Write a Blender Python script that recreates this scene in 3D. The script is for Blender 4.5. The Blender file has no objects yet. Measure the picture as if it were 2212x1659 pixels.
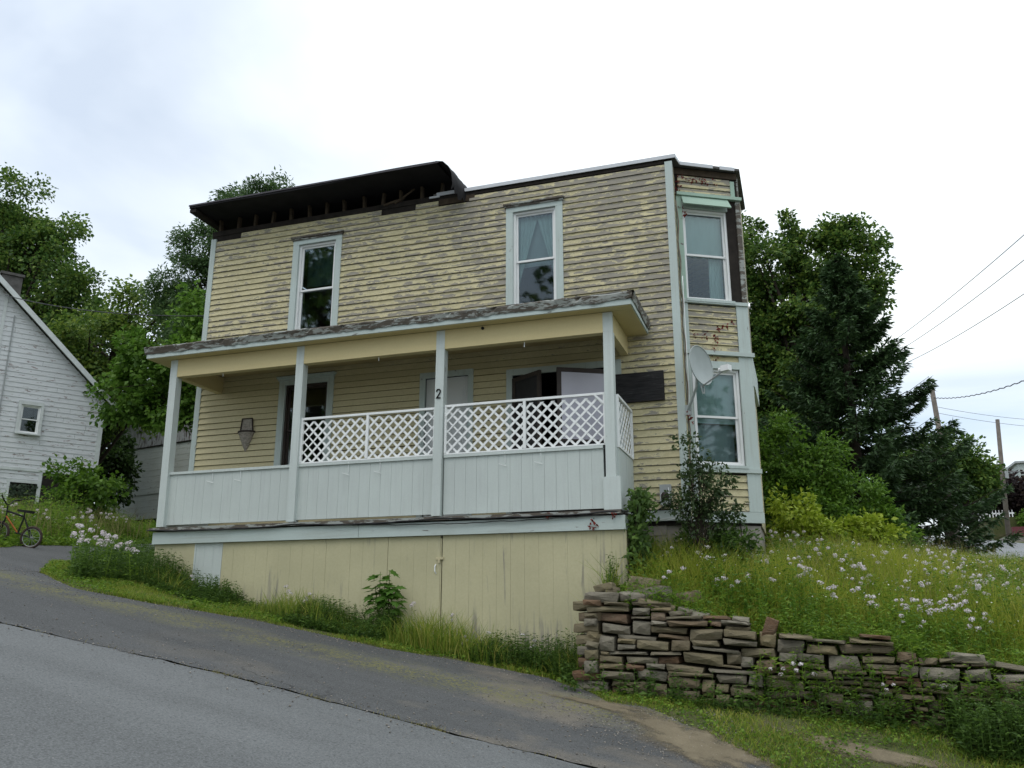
import bpy, math, random
import numpy as np
from mathutils import Vector, Matrix
random.seed(7); rng = np.random.default_rng(11)
R = math.radians
scene = bpy.context.scene
col = scene.collection

# ------------------------------------------------------------------ camera
cd = bpy.data.cameras.new('camera'); cam = bpy.data.objects.new('camera', cd); col.objects.link(cam)
cam.location = (0, -13, 1.6); cam.rotation_euler = (R(90 + 15.32), 0, R(18.5))
cd.sensor_width = 36; cd.lens = 36 * 1853 / 2212; cd.clip_end = 2000
scene.camera = cam

# ------------------------------------------------------------------ world, sun, exposure
SUN_EL, SUN_AZ = 62, 200          # azimuth of the sun in degrees, counted from +Y clockwise
world = bpy.data.worlds.new('World'); scene.world = world; world.use_nodes = True
wn = world.node_tree; wn.nodes.clear()
def wnode(t, **k):
    n = wn.nodes.new(t)
    for a, b in k.items(): setattr(n, a, b)
    return n
out = wnode('ShaderNodeOutputWorld'); mixs = wnode('ShaderNodeMixShader')
sky = wnode('ShaderNodeTexSky', sky_type='NISHITA', sun_disc=False, sun_elevation=R(SUN_EL), sun_rotation=R(SUN_AZ))
bg1 = wnode('ShaderNodeBackground'); bg1.inputs['Strength'].default_value = 0.15
bg2 = wnode('ShaderNodeBackground'); bg2.inputs['Strength'].default_value = 1.0
tc = wnode('ShaderNodeTexCoord'); sep = wnode('ShaderNodeSeparateXYZ'); wn.links.new(tc.outputs['Generated'], sep.inputs[0])
zc = wnode('ShaderNodeMath', operation='MAXIMUM'); wn.links.new(sep.outputs[2], zc.inputs[0]); zc.inputs[1].default_value = 0.0
za = wnode('ShaderNodeMath', operation='ADD'); wn.links.new(zc.outputs[0], za.inputs[0]); za.inputs[1].default_value = 0.22
vd = wnode('ShaderNodeVectorMath', operation='DIVIDE'); wn.links.new(tc.outputs['Generated'], vd.inputs[0])
cb = wnode('ShaderNodeCombineXYZ')
for i in range(3): wn.links.new(za.outputs[0], cb.inputs[i])
wn.links.new(cb.outputs[0], vd.inputs[1])
mp = wnode('ShaderNodeMapping'); wn.links.new(vd.outputs[0], mp.inputs[0]); mp.inputs['Rotation'].default_value = (0, 0, R(35)); mp.inputs['Scale'].default_value = (0.9, 1.5, 0.5); mp.inputs['Location'].default_value = (-4.1, -3.3, 0)
nz = wnode('ShaderNodeTexNoise'); wn.links.new(mp.outputs[0], nz.inputs['Vector']); nz.inputs['Scale'].default_value = 0.9; nz.inputs['Detail'].default_value = 6; nz.inputs['Roughness'].default_value = 0.5; nz.inputs['Distortion'].default_value = 0.35
rp = wnode('ShaderNodeValToRGB'); wn.links.new(nz.outputs['Fac'], rp.inputs[0])
rp.color_ramp.elements[0].position = 0.34; rp.color_ramp.elements[0].color = (0.42, 0.42, 0.42, 1)
rp.color_ramp.elements[1].position = 0.66; rp.color_ramp.elements[1].color = (1, 1, 1, 1)
# overcast dome: brighter towards the zenith
g = wnode('ShaderNodeMapRange'); wn.links.new(zc.outputs[0], g.inputs[0]); g.inputs[1].default_value = 0; g.inputs[2].default_value = 1; g.inputs[3].default_value = 0.84; g.inputs[4].default_value = 1.65
nz2 = wnode('ShaderNodeTexNoise'); wn.links.new(mp.outputs[0], nz2.inputs['Vector']); nz2.inputs['Scale'].default_value = 1.7; nz2.inputs['Detail'].default_value = 5
g2 = wnode('ShaderNodeMapRange'); wn.links.new(nz2.outputs['Fac'], g2.inputs[0]); g2.inputs[1].default_value = .3; g2.inputs[2].default_value = .7; g2.inputs[3].default_value = 0.97; g2.inputs[4].default_value = 1.07
gm = wnode('ShaderNodeMath', operation='MULTIPLY'); wn.links.new(g.outputs[0], gm.inputs[0]); wn.links.new(g2.outputs[0], gm.inputs[1])
cc = wnode('ShaderNodeVectorMath', operation='SCALE'); cc.inputs[0].default_value = (0.945, 1.0, 1.02); wn.links.new(gm.outputs[0], cc.inputs['Scale'])
wn.links.new(cc.outputs[0], bg2.inputs['Color']); wn.links.new(sky.outputs[0], bg1.inputs['Color'])
wn.links.new(rp.outputs['Color'], mixs.inputs[0]); wn.links.new(bg1.outputs[0], mixs.inputs[1]); wn.links.new(bg2.outputs[0], mixs.inputs[2])
wn.links.new(mixs.outputs[0], out.inputs[0])

sd = bpy.data.lights.new('sun', 'SUN'); sd.energy = 0.75; sd.angle = R(35); sd.color = (1, 0.95, 0.87)
sun = bpy.data.objects.new('sun', sd); col.objects.link(sun)
az = R(SUN_AZ); el = R(SUN_EL)
sdir = Vector((math.sin(az) * math.cos(el), math.cos(az) * math.cos(el), math.sin(el)))
sun.rotation_euler = sdir.to_track_quat('Z', 'Y').to_euler(); sun.location = (0, -20, 40)

scene.view_settings.view_transform = 'Standard'; scene.view_settings.look = 'None'
scene.view_settings.exposure = 0.2; scene.view_settings.gamma = 1
scene.cycles.max_bounces = 5; scene.cycles.transparent_max_bounces = 12; scene.cycles.use_fast_gi = False
try: scene.cycles.use_denoising = True
except Exception: pass

# ------------------------------------------------------------------ helpers
def thing(name, label, cat, loc, group=None):
    o = bpy.data.objects.new(name, None); col.objects.link(o); o.location = loc
    o['label'] = label; o['category'] = cat
    if group: o['group'] = group
    return o
def tag(o, label, cat, group=None):
    o['label'] = label; o['category'] = cat
    if group: o['group'] = group
    return o
def structure(o, label=None):
    o['kind'] = 'structure'
    if label: o['label'] = label
    return o
def stuff(o, label=None, cat=None):
    o['kind'] = 'stuff'
    if label: o['label'] = label
    if cat: o['category'] = cat
    return o
def world_of(o):
    return (world_of(o.parent) @ o.matrix_parent_inverse if o.parent else Matrix.Identity(4)) @ o.matrix_basis
def adopt(o, parent):
    if parent is None: return
    o.parent = parent; o.matrix_parent_inverse = world_of(parent).inverted()
def link_mesh(name, me, mat, parent=None):
    o = bpy.data.objects.new(name, me); col.objects.link(o)
    if mat: me.materials.append(mat)
    adopt(o, parent)
    return o
class MB:
    def __init__(s): s.v = []; s.f = []
    def quadbox(s, p):                       # 8 corners: bottom 4 ccw, top 4 ccw
        b = len(s.v); s.v += [tuple(q) for q in p]
        for f in ((0,3,2,1),(4,5,6,7),(0,1,5,4),(1,2,6,5),(2,3,7,6),(3,0,4,7)): s.f.append(tuple(b+i for i in f))
        return s
    def box(s, x0, x1, y0, y1, z0, z1):
        return s.quadbox([(x0,y0,z0),(x1,y0,z0),(x1,y1,z0),(x0,y1,z0),(x0,y0,z1),(x1,y0,z1),(x1,y1,z1),(x0,y1,z1)])
    def poly(s, pts):
        b = len(s.v); s.v += [tuple(q) for q in pts]; s.f.append(tuple(range(b, b+len(pts)))); return s
    def tube(s, pts, r, n=8, cap=True):
        pts = [Vector(p) for p in pts]; rs = r if isinstance(r, (list, tuple)) else [r]*len(pts)
        b = len(s.v); prev = None
        for i, p in enumerate(pts):
            d = (pts[min(i+1, len(pts)-1)] - pts[max(i-1, 0)])
            d = d.normalized() if d.length > 1e-9 else Vector((0,0,1))
            if prev is None:
                a = d.cross(Vector((0,0,1)));
                if a.length < .05: a = d.cross(Vector((1,0,0)))
            else: a = prev - d*prev.dot(d)
            a.normalize(); prev = a; c = d.cross(a)
            for k in range(n):
                t = 2*math.pi*k/n; s.v.append(tuple(p + (a*math.cos(t) + c*math.sin(t))*rs[i]))
        for i in range(len(pts)-1):
            for k in range(n):
                s.f.append((b+i*n+k, b+i*n+(k+1)%n, b+(i+1)*n+(k+1)%n, b+(i+1)*n+k))
        if cap:
            s.f.append(tuple(b+k for k in reversed(range(n)))); e = b+(len(pts)-1)*n; s.f.append(tuple(e+k for k in range(n)))
        return s
    def build(s, name, mat, parent=None, smooth=False):
        me = bpy.data.meshes.new(name); me.from_pydata(s.v, [], s.f)
        if smooth: me.polygons.foreach_set('use_smooth', [True]*len(me.polygons))
        me.update()
        return link_mesh(name, me, mat, parent)
class Frame:                                  # a wall plane: u along it, n out of it, z up
    def __init__(s, o, ang):
        s.o = Vector(o); s.u = Vector((math.cos(ang), math.sin(ang), 0)); s.n = Vector((math.sin(ang), -math.cos(ang), 0))
    def p(s, u, n, z): return s.o + s.u*u + s.n*n + Vector((0,0,z))
    def box(s, mb, u0, u1, n0, n1, z0, z1):
        return mb.quadbox([s.p(u0,n1,z0), s.p(u1,n1,z0), s.p(u1,n0,z0), s.p(u0,n0,z0), s.p(u0,n1,z1), s.p(u1,n1,z1), s.p(u1,n0,z1), s.p(u0,n0,z1)])
    def clap(s, mb, u0, u1, z0, z1, tb=.02, tt=.006, cut=0.0):
        return mb.quadbox([s.p(u0,tb,z0), s.p(u1-cut*0,tb,z0), s.p(u1,0,z0), s.p(u0,0,z0), s.p(u0,tt,z1), s.p(u1-cut,tt,z1), s.p(u1-cut,0,z1), s.p(u0,0,z1)])
def np_mesh(name, V, F, smooth=False):
    V = np.asarray(V, np.float32).reshape(-1, 3); F = np.asarray(F, np.int32); m, k = F.shape
    me = bpy.data.meshes.new(name); me.vertices.add(len(V)); me.vertices.foreach_set('co', V.ravel())
    me.loops.add(m*k); me.loops.foreach_set('vertex_index', F.ravel())
    me.polygons.add(m); me.polygons.foreach_set('loop_start', np.arange(0, m*k, k, dtype=np.int32))
    if smooth: me.polygons.foreach_set('use_smooth', np.ones(m, bool))
    me.update(calc_edges=True)
    return me
def unit(a): return a/np.maximum(np.linalg.norm(a, axis=-1, keepdims=True), 1e-9)
def leaf_quads(C, D, N, L, Wd, fold=.18):
    """kite-shaped leaves: base C, direction D, normal N, length L, width Wd"""
    D = unit(D); S = unit(np.cross(D, N)); N2 = np.cross(S, D)
    L = np.broadcast_to(np.asarray(L, float).reshape(-1, 1), (len(C), 1)); Wd = np.broadcast_to(np.asarray(Wd, float).reshape(-1, 1), (len(C), 1))
    m = C + D*L*.45
    V = np.stack([C, m + S*Wd/2 + N2*Wd*fold, C + D*L - N2*L*.08, m - S*Wd/2 + N2*Wd*fold], 1)
    F = np.arange(len(C)*4).reshape(-1, 4)
    return V.reshape(-1, 3), F
def blades(P, H, W, lean, az=None):
    """grass blades of two quads"""
    n = len(P); az = rng.uniform(0, 2*np.pi, n) if az is None else az
    S = np.stack([np.cos(az), np.sin(az), np.zeros(n)], 1)*np.reshape(W, (-1,1))/2
    la = rng.uniform(0, 2*np.pi, n); Ld = np.stack([np.cos(la), np.sin(la), np.zeros(n)], 1)*np.reshape(lean*H, (-1,1))
    H = np.reshape(H, (-1,1)); up = np.array([[0,0,1.]])
    m = P + up*H*.55 + Ld*.3; t = P + up*H*np.sqrt(np.maximum(.2, 1-.5*np.reshape(lean,(-1,1))**2)) + Ld
    V = np.stack([P-S, P+S, m+S*.75, m-S*.75, t+S*.15, t-S*.15], 1).reshape(-1,3)
    b = np.arange(n)[:,None]*6
    F = np.concatenate([b+np.array([[0,1,2,3]]), b+np.array([[3,2,4,5]])], 1).reshape(-1,4)
    return V, F
def cat_mesh(parts):
    Vs, Fs, o = [], [], 0
    for V, F in parts:
        V = np.asarray(V).reshape(-1,3); Vs.append(V); Fs.append(np.asarray(F)+o); o += len(V)
    return np.concatenate(Vs), np.concatenate(Fs)

# ------------------------------------------------------------------ materials
class Mat:
    def __init__(s, name, rough=.8, spec=.3):
        s.m = bpy.data.materials.new(name); s.m.use_nodes = True; s.t = s.m.node_tree
        s.b = s.t.nodes['Principled BSDF']; s.b.inputs['Roughness'].default_value = rough; s.b.inputs['Specular IOR Level'].default_value = spec
        s.tc = s.t.nodes.new('ShaderNodeTexCoord')
    def n(s, t, **k):
        x = s.t.nodes.new(t)
        for a, b in k.items(): setattr(x, a, b)
        return x
    def l(s, a, b): s.t.links.new(a, b)
    def coords(s, scale=(1,1,1), loc=(0,0,0), kind='Object'):
        mp = s.n('ShaderNodeMapping'); mp.inputs['Scale'].default_value = scale; mp.inputs['Location'].default_value = loc
        s.l(s.tc.outputs[kind], mp.inputs[0]); return mp.outputs[0]
    def noise(s, scale=1, detail=4, rough=.55, vec=None, dist=0.):
        x = s.n('ShaderNodeTexNoise'); x.inputs['Scale'].default_value = scale; x.inputs['Detail'].default_value = detail
        x.inputs['Roughness'].default_value = rough; x.inputs['Distortion'].default_value = dist
        s.l(vec if vec is not None else s.tc.outputs['Object'], x.inputs['Vector']); return x.outputs['Fac']
    def ramp(s, fac, stops, interp='LINEAR'):
        x = s.n('ShaderNodeValToRGB'); s.l(fac, x.inputs[0]); cr = x.color_ramp; cr.interpolation = interp
        while len(cr.elements) < len(stops): cr.elements.new(0.5)
        for e, (p, c) in zip(cr.elements, stops):
            e.position = p; e.color = (c if isinstance(c, tuple) else (c, c, c)) + (1,)
        return x.outputs['Color']
    def math(s, op, a, b=None, clamp=False):
        x = s.n('ShaderNodeMath', operation=op); x.use_clamp = clamp
        for i, q in enumerate((a, b)):
            if q is None: continue
            if isinstance(q, (int, float)): x.inputs[i].default_value = q
            else: s.l(q, x.inputs[i])
        return x.outputs[0]
    def rng(s, v, a, b, c, d):
        x = s.n('ShaderNodeMapRange'); s.l(v, x.inputs[0])
        for i, q in enumerate((a, b, c, d)): x.inputs[i+1].default_value = q
        return x.outputs[0]
    def mix(s, fac, a, b, mode='MIX'):
        x = s.n('ShaderNodeMix', data_type='RGBA', blend_type=mode)
        for i, q in ((0, fac), (6, a), (7, b)):
            if isinstance(q, (int, float)): x.inputs[i].default_value = q
            elif isinstance(q, tuple): x.inputs[i].default_value = q + (1,)
            else: s.l(q, x.inputs[i])
        return x.outputs[2]
    def xyz(s):
        x = s.n('ShaderNodeSeparateXYZ'); s.l(s.tc.outputs['Object'], x.inputs[0]); return x.outputs
    def color(s, c):
        if isinstance(c, tuple): s.b.inputs['Base Color'].default_value = c + (1,)
        else: s.l(c, s.b.inputs['Base Color'])
        return s
    def bump(s, h, strength=.3, dist=.01):
        x = s.n('ShaderNodeBump'); x.inputs['Strength'].default_value = strength; x.inputs['Distance'].default_value = dist
        s.l(h, x.inputs['Height']); s.l(x.outputs[0], s.b.inputs['Normal']); return s
    def island(s):
        x = s.n('ShaderNodeNewGeometry'); return x.outputs['Random Per Island']
    def objrand(s):
        x = s.n('ShaderNodeObjectInfo'); return x.outputs['Random']

def plain(name, c, rough=.8, var=.12, scale=6, spec=.3, bump=.15):
    m = Mat(name, rough, spec); f = m.noise(scale, 5, .6)
    a = tuple(x*(1-var) for x in c); b = tuple(min(1, x*(1+var)) for x in c)
    m.color(m.ramp(f, [(.3, a), (.7, b)]));
    if bump: m.bump(m.noise(scale*8, 4), bump, .005)
    return m.m
def painted(name, paint, wood, amount=.36, scale=(3, 3, 9), dirt=.25, fringe=None, rough=.65, dirtcol=(.3,.3,.25)):
    """old paint: flakes missing down to grey wood, dirt film"""
    m = Mat(name, rough, .3)
    v = m.coords(scale); f = m.noise(1.6, 9, .68, v, .3)
    dz = m.noise(.9, 5, .6); pc = m.mix(m.rng(dz, .35, .75, 0, dirt), paint, dirtcol)
    pc = m.mix(m.rng(m.noise(40, 3), .3, .7, 0, .12), pc, tuple(x*.6 for x in paint))
    sk = m.noise(1.3, 6, .65, m.coords((14, 14, .7) if scale[0] >= scale[2]-.1 else (.7, 5, 14))); pc = m.mix(m.rng(sk, .5, .75, 0, dirt*1.3), pc, dirtcol)
    gr = m.noise(3, 6, .6, m.coords((2, 2, 40) if scale[2] >= scale[0] else (40, 40, 2)))
    wc = m.ramp(gr, [(.3, tuple(x*.6 for x in wood)), (.7, tuple(x*1.25 for x in wood))])
    mask = m.ramp(f, [(amount-.02, 1.), (amount+.015, 0.)])
    if fringe:
        fr = m.ramp(f, [(amount+.01, 1.), (amount+.06, 0.)]); pc = m.mix(fr, pc, fringe)
    m.color(m.mix(mask, pc, wc)); m.bump(m.math('ADD', m.math('MULTIPLY', mask, -1.), m.math('MULTIPLY', gr, .25)), .35, .004)
    return m.m

WOOD = (.20, .185, .17)
def siding_mat(name, paint=(.585, .52, .32), olive=(.335, .305, .165)):
    m = Mat(name, .7, .25); x, y, z = m.xyz()
    row = m.math('FRACT', m.math('DIVIDE', m.math('SUBTRACT', z, 3.19), .1125))
    rowid = m.math('FLOOR', m.math('DIVIDE', m.math('SUBTRACT', z, 3.19), .1125))
    # weathering grows to the right and up; the porch roof sheltered what lies under it
    right = m.rng(x, -9.5, -2.2, .045, .12); up = m.rng(z, 6.3, 9.0, .0, .045)
    shel = m.math('MULTIPLY', m.rng(z, 5.6, 6.3, 1, 0), m.rng(x, -3.2, -2.0, 1, .35))
    bias = m.math('SUBTRACT', m.math('ADD', right, up), m.math('MULTIPLY', shel, .16))
    bias = m.math('ADD', bias, m.rng(row, 0, 1, .085, -.05))
    c = m.n('ShaderNodeCombineXYZ'); m.l(m.math('MULTIPLY', x, 4.2), c.inputs[0]); m.l(m.math('MULTIPLY', y, 3.2), c.inputs[1])
    m.l(m.math('ADD', m.math('MULTIPLY', z, 13.0), m.math('MULTIPLY', rowid, 3.7)), c.inputs[2])
    f1 = m.noise(1.0, 9, .68, c.outputs[0], .35); f2 = m.noise(2.7, 6, .7, c.outputs[0], .2)
    f = m.math('ADD', m.math('MULTIPLY', f1, .72), m.math('MULTIPLY', f2, .28))
    big = m.noise(.7, 4, .6)
    v = m.math('ADD', m.math('ADD', f, m.math('MULTIPLY', bias, -1.)), m.rng(big, .35, .65, .06, -.05))
    mask = m.ramp(v, [(.352, 1.), (.375, 0.)])
    fr = m.ramp(v, [(.37, 1.), (.41, 1.), (.47, 0.)])
    ol = m.math('MULTIPLY', m.rng(m.noise(1.3, 5, .65, m.coords((1, 1, 3))), .34, .62, 0, .95), m.rng(m.math('ADD', right, up), 0, .12, .4, 1))
    ol = m.math('MULTIPLY', ol, m.rng(shel, 0, 1, 1, .15))
    pc = m.mix(ol, paint, olive)
    pc = m.mix(m.math('MULTIPLY', fr, .6), pc, (.64, .58, .36))
    pc = m.mix(m.rng(m.noise(28, 4, .7), .45, .75, 0, .4), pc, tuple(q*.62 for q in paint))
    br = m.n('ShaderNodeObjectInfo'); pc = m.mix(m.rng(br.outputs['Random'], 0, 1, 0, .22), pc, tuple(q*.72 for q in paint))
    gr = m.noise(3, 6, .6, m.coords((2, 2, 60)))
    wc = m.ramp(gr, [(.3, (.18, .165, .135)), (.5, (.275, .255, .21)), (.72, (.36, .335, .28))])
    m.color(m.mix(mask, pc, wc)); m.bump(m.math('ADD', m.math('MULTIPLY', mask, -1.), m.math('MULTIPLY', gr, .3)), .45, .005)
    return m.m
M_side = siding_mat('yellow_clapboard_paint')
BLUE = (.50, .58, .555); PALE = (.60, .65, .63)
M_trim = painted('blue_white_trim_paint', BLUE, WOOD, .34, (6, 6, 2.2), .25)
M_trimh = painted('blue_white_band_paint', BLUE, WOOD, .335, (1.6, 4, 9), .3)
M_post = painted('white_post_paint', (.57, .63, .605), WOOD, .30, (8, 8, 1.6), .3, dirtcol=(.36, .38, .36))
M_panel = painted('white_panel_paint', (.545, .60, .57), (.3, .3, .29), .26, (5, 5, .8), .35, dirtcol=(.40, .43, .42))
M_green = painted('mint_green_paint', (.36, .50, .41), WOOD, .36, (4, 4, 6), .2)
M_lat = plain('white_lattice_plastic', (.80, .82, .81), .5, .04, 4, .4, 0)
M_beam = painted('yellow_beam_paint', (.64, .54, .29), (.5, .45, .38), .24, (1, 4, 4), .15, dirtcol=(.45, .36, .17))
M_skirt_old = painted('yellow_plywood_paint', (.57, .50, .25), (.27, .26, .25), .33, (7, 7, .7), .4, dirtcol=(.42, .39, .22))
def skirt_mat():
    m = Mat('yellow_plywood_paint', .75, .25); x, y, z = m.xyz()
    g = m.noise(1.0, 8, .62, m.coords((9, 9, .55)), .9); sw = m.noise(1.2, 5, .6, m.coords((2.2, 2.2, .8)), 1.2)
    low = m.rng(m.math('ADD', z, m.math('MULTIPLY', x, .2)), .15, 1.2, .085, 0); rgt = m.math('MULTIPLY', m.rng(x, -5.4, -2.3, 0, .10), m.rng(z, 1.0, 2.7, 1.2, .45))
    v = m.math('SUBTRACT', m.math('ADD', m.math('MULTIPLY', g, .7), m.math('MULTIPLY', sw, .3)), m.math('ADD', low, rgt))
    mask = m.ramp(v, [(.29, .85), (.40, 0.)])
    pc = m.mix(m.rng(m.noise(.8, 6, .65), .35, .65, 0, .7), (.52, .485, .31), (.41, .385, .245)); pc = m.mix(m.rng(m.noise(30, 3), .4, .8, 0, .25), pc, (.36, .33, .18))
    wc = m.ramp(g, [(.3, (.16, .15, .145)), (.7, (.30, .285, .27))]); m.color(m.mix(mask, pc, wc)); m.bump(m.math('ADD', m.math('MULTIPLY', mask, -.5), g), .4, .004); return m.m
M_skirt = skirt_mat()
M_rot = painted('rotten_eave_paint', (.34, .365, .34), (.105, .09, .072), .52, (2.2, 4, 9), .6, dirtcol=(.22, .21, .19))
M_darkwood = plain('dark_wood', (.022, .018, .015), .95, .4, 7)
M_stud = plain('old_brown_stud', (.055, .04, .026), .9, .35, 9)
M_tar = plain('black_roofing_felt', (.012, .0115, .013), .85, .4, 3)
M_metal = plain('pale_drip_edge', (.55, .57, .60), .45, .08, 3, .5, 0)
M_roof = plain('grey_shingle_roof', (.11, .105, .10), .95, .25, 8)
M_vinyl = plain('white_vinyl_sash', (.78, .79, .78), .45, .04, 3, .4, 0)
M_black = plain('matt_black', (.012, .012, .012), .7, .2, 9)
M_cable = plain('black_cable', (.02, .02, .022), .6, .2, 9, .4, 0)
M_inside = plain('dark_interior', (.05, .05, .05), .9, .2, 2)
M_curt = plain('pale_teal_curtain', (.68, .80, .77), .9, .08, 2)
M_curt2 = plain('grey_blind_cloth', (.50, .56, .56), .9, .06, 2)
M_concrete = plain('grey_concrete', (.27, .25, .22), .95, .2, 5)
M_doorw = plain('white_door_paint', (.62, .64, .64), .5, .05, 3)
M_screen = plain('dark_screen_door', (.022, .022, .023), .6, .2, 8)
M_brownframe = plain('dark_bronze_frame', (.045, .035, .03), .5, .2, 6)
M_wicker = plain('weathered_wicker', (.30, .27, .23), .95, .35, 30)
M_dkwick = plain('dark_wicker_rim', (.05, .04, .035), .95, .3, 30)
M_dish = plain('grey_dish_enamel', (.34, .38, .37), .5, .07, 5, .4, 0)
M_galv = plain('galvanised_grey', (.33, .35, .35), .5, .15, 9, .5)
M_red = plain('dry_red_vine', (.15, .022, .016), .9, .35, 15)
M_iron = plain('painted_yellow_hardware', (.50, .45, .28), .6, .15, 12)

def glass_mat(name, tint=(.8, .86, .86)):
    m = bpy.data.materials.new(name); m.use_nodes = True; t = m.node_tree; t.nodes.clear()
    o = t.nodes.new('ShaderNodeOutputMaterial'); mx = t.nodes.new('ShaderNodeMixShader'); fr = t.nodes.new('ShaderNodeFresnel'); fr.inputs[0].default_value = 1.55
    tr = t.nodes.new('ShaderNodeBsdfTransparent'); tr.inputs[0].default_value = tint + (1,)
    gl = t.nodes.new('ShaderNodeBsdfGlossy'); gl.inputs['Roughness'].default_value = .03; gl.inputs['Color'].default_value = (.9, .95, .95, 1)
    t.links.new(fr.outputs[0], mx.inputs[0]); t.links.new(tr.outputs[0], mx.inputs[1]); t.links.new(gl.outputs[0], mx.inputs[2]); t.links.new(mx.outputs[0], o.inputs[0])
    return m
M_glass = glass_mat('window_glass')

def leaf_mat(name, cols, trans=.42, rough=.55, big=.35):
    m = Mat(name, rough, .3); r = m.island()
    n = len(cols); c = m.ramp(r, [(i/max(1, n-1), q) for i, q in enumerate(cols)])
    f = m.noise(big, 3, .5); c = m.mix(m.rng(f, .35, .7, 0, .35), c, cols[0]); m.color(c)
    t = m.n('ShaderNodeBsdfTranslucent'); m.l(c, t.inputs[0]); mx = m.n('ShaderNodeMixShader'); mx.inputs[0].default_value = trans
    o = m.t.nodes['Material Output']; m.l(m.b.outputs[0], mx.inputs[1]); m.l(t.outputs[0], mx.inputs[2]); m.l(mx.outputs[0], o.inputs[0])
    return m.m
L_maple = leaf_mat('maple_leaves', [(0.04, 0.0888, 0.0196), (0.0738, 0.151, 0.03), (0.1308, 0.2219, 0.039), (0.2152, 0.293, 0.0526)], .4)
L_maple2 = leaf_mat('olive_maple_leaves', [(0.0504, 0.1037, 0.0196), (0.0945, 0.1695, 0.03), (0.1575, 0.2507, 0.039), (0.2443, 0.32, 0.0526)], .4)
L_locust = leaf_mat('locust_leaves', [(0.0504, 0.102, 0.037), (0.0864, 0.1575, 0.0528), (0.144, 0.225, 0.0726)], .45)
L_light = leaf_mat('bright_leaves', [(0.0604, 0.1386, 0.0185), (0.1027, 0.2142, 0.0254), (0.157, 0.2898, 0.0405), (0.1932, 0.3276, 0.0578)])
L_bush = leaf_mat('bush_leaves', [(0.0554, 0.1286, 0.0154), (0.103, 0.2042, 0.022), (0.1742, 0.3025, 0.0374)], .4)
L_spruce = leaf_mat('spruce_needles', [(0.0304, 0.0633, 0.0225), (0.0493, 0.0988, 0.0353), (0.0853, 0.1483, 0.0513)], .15)
L_dark = leaf_mat('dark_leaves', [(0.0196, 0.042, 0.012), (0.042, 0.0825, 0.0192), (0.07, 0.1275, 0.0264)])
L_purple = leaf_mat('purple_leaves', [(.022, .014, .016), (.04, .026, .027), (.06, .045, .03)])
L_weed = leaf_mat('weed_leaves', [(0.0684, 0.1406, 0.018), (0.117, 0.225, 0.0248), (0.195, 0.3187, 0.0338), (0.273, 0.3937, 0.0506)], .45, .6, .8)
L_dkweed = leaf_mat('dark_weed_leaves', [(0.0463, 0.0945, 0.0202), (0.0842, 0.1575, 0.0288), (0.1474, 0.252, 0.0432)], .45, .6, .8)
L_meadow = leaf_mat('meadow_grass', [(0.18, 0.2587, 0.025), (0.288, 0.3622, 0.0375), (0.396, 0.4312, 0.0562), (0.54, 0.5002, 0.1125)], .5, .6, .5)
L_short = leaf_mat('short_grass', [(0.1172, 0.2056, 0.025), (0.1953, 0.299, 0.0375), (0.3125, 0.3737, 0.05), (0.4883, 0.4298, 0.1125)], .45, .6, .9)
L_dry = leaf_mat('dry_grass', [(0.176, 0.165, 0.055), (0.275, 0.253, 0.099), (0.363, 0.319, 0.143)], .3, .7, .9)
L_lime = leaf_mat('lime_leaves', [(0.1936, 0.2777, 0.02), (0.3146, 0.4106, 0.035), (0.4114, 0.483, 0.06)], .35)
L_flower = leaf_mat('pale_pink_petals', [(.64, .55, .59), (.76, .70, .71), (.84, .82, .82)], .3, .6)
L_white = leaf_mat('white_petals', [(.68, .68, .62), (.82, .82, .78)], .3, .6)
M_bark = plain('tree_bark', (.045, .036, .028), .95, .35, 9, .2, .5)
M_stem = plain('green_stem', (.08, .11, .03), .8, .2, 9, .2, 0)

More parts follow.
